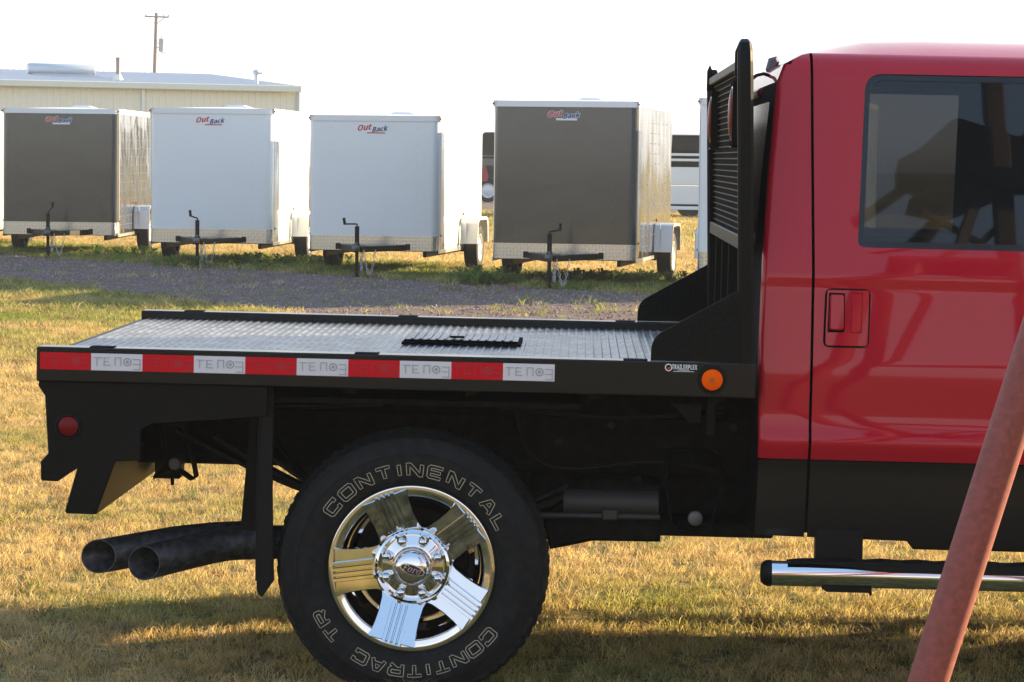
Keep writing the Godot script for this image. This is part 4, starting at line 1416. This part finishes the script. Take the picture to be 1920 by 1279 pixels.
	for e in [-1.0, 1.0]:
		s = Shape.new()
		s.bar(Vector3(e * 0.56, ty, -0.30), Vector3(e * 0.045, ty, 1.06), 0.05, 0.078, 0.004)
		s.box(Vector3(e * 0.50, ty + 0.01, -0.02), Vector3(0.07, 0.085, 0.09), 0.004)
		obj("tongue_beam", s, M.plastic_black, t)
	s = Shape.new()
	s.prism(v2([-0.10, 0.86, 0.10, 0.86, 0.06, 1.12, -0.06, 1.12]), 0.0, 0.012, 0.002, Transform3D(Basis(Vector3.RIGHT, PI / 2), Vector3(0, ty + 0.052, 0)))
	s.box(Vector3(0, ty + 0.02, 1.16), Vector3(0.075, 0.075, 0.20), 0.02)
	s.lathe([Vector2(0.0, -0.035), Vector2(0.03, -0.03), Vector2(0.042, 0.0), Vector2(0.03, 0.03), Vector2(0, 0.04)], 16, Transform3D(Basis(Vector3.RIGHT, -PI / 2), Vector3(0, ty + 0.02, 1.26)))
	s.box(Vector3(0.0, ty + 0.075, 1.13), Vector3(0.02, 0.05, 0.09), 0.005)
	obj("coupler", s, M.grey_metal, t)
	s = Shape.new()
	s.tube([Vector3(-0.02, ty - 0.05, 1.0), Vector3(-0.02, 0.70, 1.0)], 0.031, 14)
	s.tube([Vector3(-0.02, 0.012, 1.0), Vector3(-0.02, ty, 1.0)], 0.025, 12)
	s.box(Vector3(-0.02, 0.012, 1.0), Vector3(0.10, 0.014, 0.12), 0.004)
	s.tube([Vector3(-0.02, ty + 0.05, 1.0), Vector3(-0.02, ty + 0.075, 1.0)], 0.042, 14)
	var jack := obj("jack", s, M.plastic_black, t)
	s = Shape.new()
	var arm := Vector3(-0.02 + crank.x, 0.73 + crank.y, 1.0)
	s.tube([Vector3(-0.02, 0.70, 1.0), Vector3(-0.02, 0.73, 1.0), Vector3(-0.02 + crank.x * 0.2, 0.733, 1.0), arm], 0.011, 8)
	s.tube([arm - Vector3(0, 0.01, 0), arm + Vector3(crank.x * 0.1, 0.085, 0)], 0.020, 10)
	obj("crank", s, M.plastic_black, jack)
	for e in [-1.0, 1.0]:
		s = Shape.new()
		for i in 17:
			var u := i / 16.0
			var p := Vector3(0.06 + e * 0.03 + 0.13 * u * (0.7 + 0.5 * e), ty - 0.03 - 0.31 * sin(PI * u) * (0.9 + 0.1 * e), 1.02 + 0.03 * e)
			var u2 := u + 0.02
			var q := Vector3(0.06 + e * 0.03 + 0.13 * u2 * (0.7 + 0.5 * e), ty - 0.03 - 0.31 * sin(PI * u2) * (0.9 + 0.1 * e), 1.02 + 0.03 * e)
			var d := (q - p).normalized()
			var n := Vector3.BACK if i % 2 == 0 else d.cross(Vector3.BACK)
			var link := []
			for k in 10:
				var a := TAU * k / 10.0
				link.append(p + d * cos(a) * 0.026 + n * sin(a) * 0.015)
			s.tube(link, 0.0055, 5, true)
		obj("safety_chain", s, M.chain_steel, t)
	# maker's mark high on the nose
	var slant := Basis(Vector3(1, 0.10, 0), Vector3(0.28, 1, 0), Vector3(0, 0, 1))
	var ly := tall - 0.185
	if dark:
		s = Shape.new()
		s.box(Vector3(0.02, ly - 0.055, 0.002), Vector3(0.28, 0.028, 0.004), 0.001)
		obj("mark_stripe", s, M.decal_white, t)
		for d in [[-0.006, 0.004], [0.006, -0.004], [0.006, 0.005], [-0.005, -0.005]]:
			writing("mark_edge", "Out", bold, 0.080, 0.003, M.decal_white, t, Transform3D(slant, Vector3(-0.135 + d[0], ly + 0.015 + d[1], 0.002)))
			writing("mark_edge", "Back", bold, 0.068, 0.003, M.decal_white, t, Transform3D(slant, Vector3(0.085 + d[0], ly - 0.005 + d[1], 0.002)))
	else:
		s = Shape.new()
		s.box(Vector3(0.03, ly - 0.06, 0.002), Vector3(0.26, 0.014, 0.003), 0.001)
		obj("mark_stripe", s, M.decal_red, t)
	writing("mark", "Out", bold, 0.080, 0.004, M.decal_red, t, Transform3D(slant, Vector3(-0.135, ly + 0.015, 0.004)))
	writing("mark", "Back", bold, 0.068, 0.004, M.decal_blue, t, Transform3D(slant, Vector3(0.085, ly - 0.005, 0.004)))


func build_trailers():
	trailer("white cargo trailer ending the row, almost hidden behind a charcoal trailer", Vector3(-10.55, 0, -39.2), 0.5, false, 2.36, Vector2(0.08, 0.05))
	trailer("charcoal cargo trailer in front of the building's roof cylinder, crank handle tipped up", Vector3(-7.90, 0, -36.27), 1.0, true, 2.37, Vector2(0.07, 0.07))
	trailer("white cargo trailer in front of the building's corner, crank handle pointing up", Vector3(-5.03, 0, -33.11), -2.8, false, 2.35, Vector2(-0.10, 0.03))
	trailer("shorter white cargo trailer with crank arm sideways, clear of the building", Vector3(-2.41, 0, -30.62), -7.3, false, 2.235, Vector2(-0.17, 0.0))
	trailer("charcoal cargo trailer directly behind the flatbed, with rippled riveted side", Vector3(0.288, 0, -28.05), -8.8, true, 2.415, Vector2(0.13, 0.02))
	trailer("pale cargo trailer mostly hidden behind the black headache rack", Vector3(2.88, 0, -25.5), -10.0, false, 2.42, Vector2(0.12, 0.03))


# ---------------------------------------------------------------- background
func build_background():
	# long metal building
	var along := Vector3(-0.914, 0, 0.407)                    # from the right corner to the left
	var back := Vector3(-0.407, 0, -0.914)
	var corner := Vector3(-12.75, 0, -121.5)
	var b := thing("metal_building", "long low cream metal building with pale blue roof behind the trailers", "building", corner)
	var eave := 4.75; var ridge := 5.75; var half := 14.0; var long := 44.0
	var s := Shape.new()
	s.flat()
	var n := int(long / 0.305)
	for i in n:
		var u := i * 0.305
		var prof := [[0.0, 0.0], [0.215, 0.0], [0.235, 0.035], [0.285, 0.035], [0.305, 0.0]]
		for k in 4:
			var p: Vector3 = along * (u + prof[k][0]) - back * prof[k][1]
			var q: Vector3 = along * (u + prof[k + 1][0]) - back * prof[k + 1][1]
			s.quad(q, p, p + Vector3.UP * eave, q + Vector3.UP * eave)
	obj("wall", s, M.wall_cream, b)
	s = Shape.new()
	s.flat()
	for e in [0.0, long]:
		var o: Vector3 = along * e
		var p := [o, o + back * half * 2, o + back * half * 2 + Vector3.UP * eave, o + back * half + Vector3.UP * (ridge - 0.05), o + Vector3.UP * eave]
		s.face(p, along * long / 2 + back * half)
	s.face([back * half * 2, back * half * 2 + along * long, back * half * 2 + along * long + Vector3.UP * eave, back * half * 2 + Vector3.UP * eave], along * long / 2 + back * half)
	obj("gable_wall", s, M.wall_cream, b)
	for e in [-1.0, 1.0]:
		s = Shape.new()
		s.flat()
		var foot: Vector3 = back * (-0.35 if e < 0 else half * 2 + 0.35) + Vector3.UP * (eave + 0.12)
		var crest: Vector3 = back * half + Vector3.UP * ridge
		for i in n + 3:
			var u := 0.0 + i * 0.305
			var prof := [[0.0, 0.0], [0.235, 0.0], [0.25, 0.04], [0.29, 0.04], [0.305, 0.0]]
			for k in 4:
				var p: Vector3 = along * (u + prof[k][0]) + Vector3.UP * prof[k][1]
				var q: Vector3 = along * (u + prof[k + 1][0]) + Vector3.UP * prof[k + 1][1]
				if e < 0:
					s.quad(q + foot, p + foot, p + crest, q + crest)
				else:
					s.quad(p + foot, q + foot, q + crest, p + crest)
		obj("roof", s, M.roof_metal, b)
	s = Shape.new()
	s.bar(along * -0.02 - back * 0.32 + Vector3.UP * eave, along * long - back * 0.32 + Vector3.UP * eave, 0.22, 0.30, 0.03)
	obj("gutter", s, M.trim_pale, b)
	s = Shape.new()
	s.bar(along * 0.03 - back * 0.04, along * 0.03 - back * 0.04 + Vector3.UP * (eave - 0.15), 0.2, 0.16, 0.01)
	obj("corner_trim", s, M.vent_metal, b)
	s = Shape.new()
	s.bar(along * 7.45 - back * 0.08, along * 7.45 - back * 0.08 + Vector3.UP * (eave - 0.15), 0.26, 0.14, 0.01)
	obj("downspout", s, M.trim_white, b)
	var roof_at := func(u: float, d: float) -> Vector3:      # u along the eave from the corner, d up the slope
		return along * u + back * d + Vector3.UP * lerpf(eave + 0.12, ridge, (d + 0.35) / (half + 0.35))
	# ridge cylinder
	s = Shape.new()
	var c0: Vector3 = roof_at.call(11.2, 7.0) + Vector3.UP * 0.30
	var c1: Vector3 = roof_at.call(7.95, 7.0) + Vector3.UP * 0.30
	s.tube([c0, c0.lerp(c1, 0.03), c0.lerp(c1, 0.97), c1], 0.3, 20, false, true, [0.22, 0.27, 0.27, 0.22])
	s.bar(c0.lerp(c1, 0.06) + Vector3.DOWN * 0.3, c0.lerp(c1, 0.94) + Vector3.DOWN * 0.3, 0.3, 0.2)
	obj("roof_ventilator", s, M.vent_metal, b)
	s = Shape.new()
	var f: Vector3 = roof_at.call(8.05, 2.2)
	s.tube([f + Vector3.DOWN * 0.1, f + Vector3.UP * 1.05], 0.10, 14)
	s.tube([f + Vector3.UP * 0.95, f + Vector3.UP * 1.06], 0.115, 14)
	var flue := obj("flue", s, M.flue_metal, b)
	s = Shape.new()
	s.tube([f + Vector3.DOWN * 0.1, f + Vector3.UP * 0.28], 0.3, 16, false, true, [0.32, 0.12])
	obj("flashing", s, M.trim_pale, flue)
	s = Shape.new()
	f = roof_at.call(1.6, 1.5)
	s.tube([f + Vector3.DOWN * 0.1, f + Vector3.UP * 0.5], 0.10, 14)
	s.lathe([Vector2(0, -0.02), Vector2(0.18, 0.0), Vector2(0.19, 0.10), Vector2(0.12, 0.20), Vector2(0, 0.22)], 18, Transform3D(Basis(Vector3.RIGHT, -PI / 2), f + Vector3.UP * 0.46))
	s.bar(f + Vector3.UP * 0.52, f + Vector3(0.30, 0.50, 0.06), 0.10, 0.09, 0.02)
	obj("roof_vent", s, M.vent_metal, b)
	# power pole
	var d := 190.0
	var at := Vector3(-28.95, 0, 8.5 - d)
	var p := thing("utility_pole", "wooden utility pole with crossarm and grey transformer rising behind the building", "utility pole", at)
	p.rotation.z = -0.028
	s = Shape.new()
	s.tube([Vector3.ZERO, Vector3(0, 5.5, 0), Vector3(0, 11.25, 0)], 0.1, 12, false, true, [0.16, 0.14, 0.11])
	obj("pole", s, M.pole_wood, p)
	s = Shape.new()
	s.box(Vector3(0.05, 10.98, 0.14), Vector3(1.66, 0.10, 0.09), 0.01)
	obj("crossarm", s, M.pole_wood, p)
	s = Shape.new()
	s.bar(Vector3(0.0, 10.45, 0.14), Vector3(0.62, 10.95, 0.16), 0.03, 0.05)
	s.bar(Vector3(0.0, 10.45, 0.14), Vector3(-0.5, 10.95, 0.16), 0.02, 0.03)
	obj("brace", s, M.pole_wood, p)
	s = Shape.new()
	for x in [-0.68, 0.5, 0.85]:
		s.lathe([Vector2(0.03, 0), Vector2(0.055, 0.06), Vector2(0.04, 0.14), Vector2(0, 0.15)], 10, Transform3D(Basis(Vector3.RIGHT, -PI / 2), Vector3(x, 11.03, 0.14)))
	obj("insulators", s, M.pale_plastic, p)
	s = Shape.new()
	s.lathe([Vector2(0, -0.42), Vector2(0.20, -0.42), Vector2(0.20, 0.36), Vector2(0.22, 0.38), Vector2(0.20, 0.46), Vector2(0, 0.5)], 20, Transform3D(Basis(Vector3.RIGHT, -PI / 2), Vector3(0.44, 9.05, 0.1)))
	s.box(Vector3(0.18, 9.2, 0.05), Vector3(0.25, 0.06, 0.06), 0.0)
	s.box(Vector3(0.18, 8.9, 0.05), Vector3(0.25, 0.06, 0.06), 0.0)
	s.tube([Vector3(0.42, 9.5, 0.1), Vector3(0.42, 9.72, 0.1)], 0.04, 8)
	s.bar(Vector3(0.36, 8.62, 0.1), Vector3(0.75, 8.5, 0.1), 0.03, 0.05)
	obj("transformer", s, M.transformer_grey, p)
	# stock trailer
	var l := thing("livestock_trailer", "white livestock trailer with dark open slats far behind the row", "livestock trailer", Vector3(3.2, 0, -72.0), 0.0)
	s = Shape.new()
	s.box(Vector3(0, 2.13, -1.1), Vector3(6.4, 0.50, 2.2), 0.08)
	obj("roof", s, M.plastic_black, l)
	s = Shape.new()
	s.box(Vector3(0, 2.39, -1.1), Vector3(6.45, 0.03, 2.25), 0.01)
	obj("roof_edge", s, M.trim_white, l)
	s = Shape.new()
	s.box(Vector3(0, 1.70, -1.15), Vector3(6.3, 0.5, 2.0), 0.0)
	obj("interior", s, M.gap, l)
	for y in [1.82, 1.665]:
		s = Shape.new()
		s.box(Vector3(0, y, 0.0), Vector3(6.4, 0.075, 0.05), 0.01)
		obj("slat", s, M.trim_white, l)
	for a in [[1.21, 0.52], [0.655, 0.55]]:
		s = Shape.new()
		s.box(Vector3(0, a[0], -1.1), Vector3(6.4, a[1] - 0.02, 2.2), 0.012)
		obj("side_panel", s, M.trailer_white, l)
	s = Shape.new()
	s.box(Vector3(0, 0.36, -1.1), Vector3(6.3, 0.05, 2.1), 0.0)
	obj("sill", s, M.gap, l)
	s = Shape.new()
	s.box(Vector3(0, 0.28, -0.02), Vector3(6.4, 0.10, 0.12), 0.01)
	obj("bottom_rail", s, M.trim_white, l)
	for x in [0.42, -0.6]:
		s = Shape.new()
		s.lathe([Vector2(0, -0.2), Vector2(0.30, -0.2), Vector2(0.36, -0.15), Vector2(0.36, -0.03), Vector2(0.30, 0.0), Vector2(0.2, -0.02), Vector2(0, -0.03)], 28, Transform3D(Basis(), Vector3(x, 0.36, -0.06)), -0.355)
		obj("wheel", s, M.tyre_rubber, l)
	# dark truck beyond, seen in the gap between two trailers
	var k := thing("parked_truck", "dark truck with red door and white wheel in the gap between two trailers", "truck", Vector3(-3.05, 0, -96.0), 0.0)
	s = Shape.new()
	s.prism(v2([-0.9, 0.75, -0.9, 1.9, -0.55, 2.25, -0.1, 2.62, 2.6, 2.66, 2.7, 0.75]), -2.0, 0.0, 0.06)
	obj("body", s, M.plastic_black, k)
	s = Shape.new()
	s.box(Vector3(0.4, 1.73, 0.01), Vector3(2.4, 0.05, 0.06), 0.01)
	s.box(Vector3(0.1, 1.50, 0.01), Vector3(0.6, 0.28, 0.04), 0.02)
	obj("side_trim", s, M.grey_metal, k)
	s = Shape.new()
	s.prism(v2([-0.7, 0.72, 0.02, 0.78, 0.06, 0.98, -0.06, 1.38, -0.7, 1.42]), 0.0, 0.05, 0.01)
	obj("red_door", s, M.machine_red, k)
	for x in [0.04, 1.9]:
		var hub := Transform3D(Basis(), Vector3(x, 0.43, 0.02))
		s = Shape.new()
		s.lathe([Vector2(0, -0.25), Vector2(0.36, -0.25), Vector2(0.43, -0.2), Vector2(0.43, -0.04), Vector2(0.38, 0.0), Vector2(0.28, -0.01)], 32, hub, -0.42)
		var wh := obj("wheel", s, M.tyre_rubber, k)
		s = Shape.new()
		s.lathe([Vector2(0.28, -0.02), Vector2(0.27, 0.0), Vector2(0.22, -0.06), Vector2(0.08, -0.03), Vector2(0, -0.03)], 24, hub)
		obj("rim", s, M.rim_white, wh)


# ---------------------------------------------------------------- the red machine beside the camera
func build_machine():
	var a := thing("farm_machine", "dull red steel pipe leg of a machine frame leaning before the truck door", "farm machine", Vector3(1.167, 0, 2.3))
	var pipes := [
		[Vector3(0, 0, 0), Vector3(0.70, 2.40, 0)],
		[Vector3(1.9, 0, 0), Vector3(0.86, 2.40, 0.1)],
		[Vector3(0.50, 0, 2.2), Vector3(0.74, 2.40, 0.6)],
		[Vector3(2.1, 0, 2.2), Vector3(0.92, 2.40, 0.6)]]
	var s: Shape
	for p in pipes:
		s = Shape.new()
		s.tube([p[0], p[0].lerp(p[1], 0.5), p[1]], 0.0445, 28)
		obj("leg", s, M.frame_red, a)
	s = Shape.new()
	s.box(Vector3(0.85, 2.42, 0.35), Vector3(0.5, 0.05, 0.8), 0.01)
	obj("head_plate", s, M.frame_red, a)
	s = Shape.new()
	s.bar(Vector3(1.31, 0.0, 1.2), Vector3(1.29, 5.2, 1.2), 0.09, 0.09, 0.01)
	obj("mast", s, M.dark_brown, a)
	for y in [1.25, 2.0]:
		for z in [0.85, 1.25]:
			s = Shape.new()
			s.bar(Vector3(0.62, y, z), Vector3(3.4, y + 0.25, z), 0.06, 0.06, 0.006)
			obj("chord", s, M.frame_red, a)
	for i in 7:
		s = Shape.new()
		var x := 0.62 + i * 0.4
		var up := i % 2 == 0
		s.bar(Vector3(x, (1.25 if up else 2.0) + (x - 0.62) * 0.09, 0.85), Vector3(x + 0.4, (2.0 if up else 1.25) + (x - 0.22) * 0.09, 0.85), 0.045, 0.045, 0.004)
		obj("brace", s, M.frame_red, a)
	for q in [[Vector3(0.78, 2.4, 1.1), Vector3(1.24, 3.66, 1.2), 0.05], [Vector3(0.70, 3.10, 1.3), Vector3(1.26, 3.66, 1.22), 0.05], [Vector3(0.93, 3.42, 1.2), Vector3(1.19, 3.26, 1.2), 0.028], [Vector3(1.19, 3.27, 1.2), Vector3(1.34, 3.42, 1.2), 0.028], [Vector3(0.9, 3.22, 1.2), Vector3(1.05, 3.42, 1.2), 0.03], [Vector3(1.28, 3.0, 1.2), Vector3(2.3, 3.5, 1.2), 0.04]]:
		s = Shape.new()
		s.bar(q[0], q[1], q[2], q[2], 0.004)
		obj("brace", s, M.dark_brown, a)
	s = Shape.new()
	s.prism(v2([0.84, 3.74, 0.94, 3.80, 1.10, 3.96, 1.8, 4.05, 1.9, 3.75, 1.42, 3.66, 1.05, 3.49, 0.88, 3.53, 0.98, 3.61, 0.84, 3.66]), 1.28, 1.45, 0.01)
	s.prism(v2([1.12, 3.60, 1.60, 3.54, 1.65, 3.46, 1.3, 3.47, 1.12, 3.55]), 1.05, 1.12, 0.005)
	obj("hopper", s, M.plastic_black, a)
	s = Shape.new()
	s.tube([Vector3(0.66, 3.56, 1.6), Vector3(1.13, 3.94, 1.6)], 0.028, 12)
	obj("spout", s, M.machine_olive, a)


func _ready():
	rng.seed = 20
	noise.seed = 4; noise.frequency = 0.35; noise.fractal_octaves = 3
	fine.seed = 9; fine.frequency = 0.12; fine.fractal_octaves = 4
	regular.font_names = ["Droid Sans"]; bold.font_names = ["Droid Sans"]; bold.font_weight = 700; serif.font_names = ["Droid Serif"]

	var cam := Camera3D.new()
	cam.name = "camera"
	cam.position = Vector3(0.522, 1.66, 8.5)
	cam.basis = Basis(Vector3.UP, deg_to_rad(1.40384)) * Basis(Vector3.RIGHT, deg_to_rad(-3.76012)) * Basis(Vector3.BACK, 0.012)
	cam.fov = 13.9716
	cam.near = 0.1
	cam.far = 3000.0
	add_child(cam)

	var we := WorldEnvironment.new()
	we.name = "surroundings"
	var env := Environment.new()
	env.background_mode = Environment.BG_SKY
	var sky := ProceduralSkyMaterial.new()
	sky.sky_top_color = Color(0.55, 0.70, 0.86)
	sky.sky_horizon_color = Color(1.0, 0.99, 0.97)
	sky.sky_curve = 0.22
	sky.sky_energy_multiplier = 1.0
	sky.ground_bottom_color = Color(0.45, 0.38, 0.25)
	sky.ground_horizon_color = Color(0.6, 0.55, 0.42)
	env.sky = Sky.new()
	env.sky.sky_material = sky
	env.background_energy_multiplier = 0.42
	env.tonemap_mode = Environment.TONE_MAPPER_LINEAR
	env.tonemap_exposure = 3.6
	env.fog_enabled = true
	env.fog_density = 0.0006
	env.fog_light_color = Color(0.93, 0.96, 1.0)
	env.sdfgi_enabled = true
	env.ssao_enabled = true
	env.ssil_enabled = true
	we.environment = env
	add_child(we)

	var sun := DirectionalLight3D.new()                      # low evening sun beyond the truck's nose
	sun.name = "sun"
	sun.light_energy = 1.6
	sun.light_color = Color(1.0, 0.895, 0.71)
	sun.light_angular_distance = 0.6
	sun.shadow_enabled = true
	var el := deg_to_rad(15.0)
	var towards := Vector3(0.857 * cos(el), sin(el), -0.514 * cos(el))
	add_child(sun)
	sun.look_at_from_position(towards * 50.0, Vector3.ZERO)

	make_materials()
	build_ground()
	build_truck()
	build_trailers()
	build_background()
	build_machine()
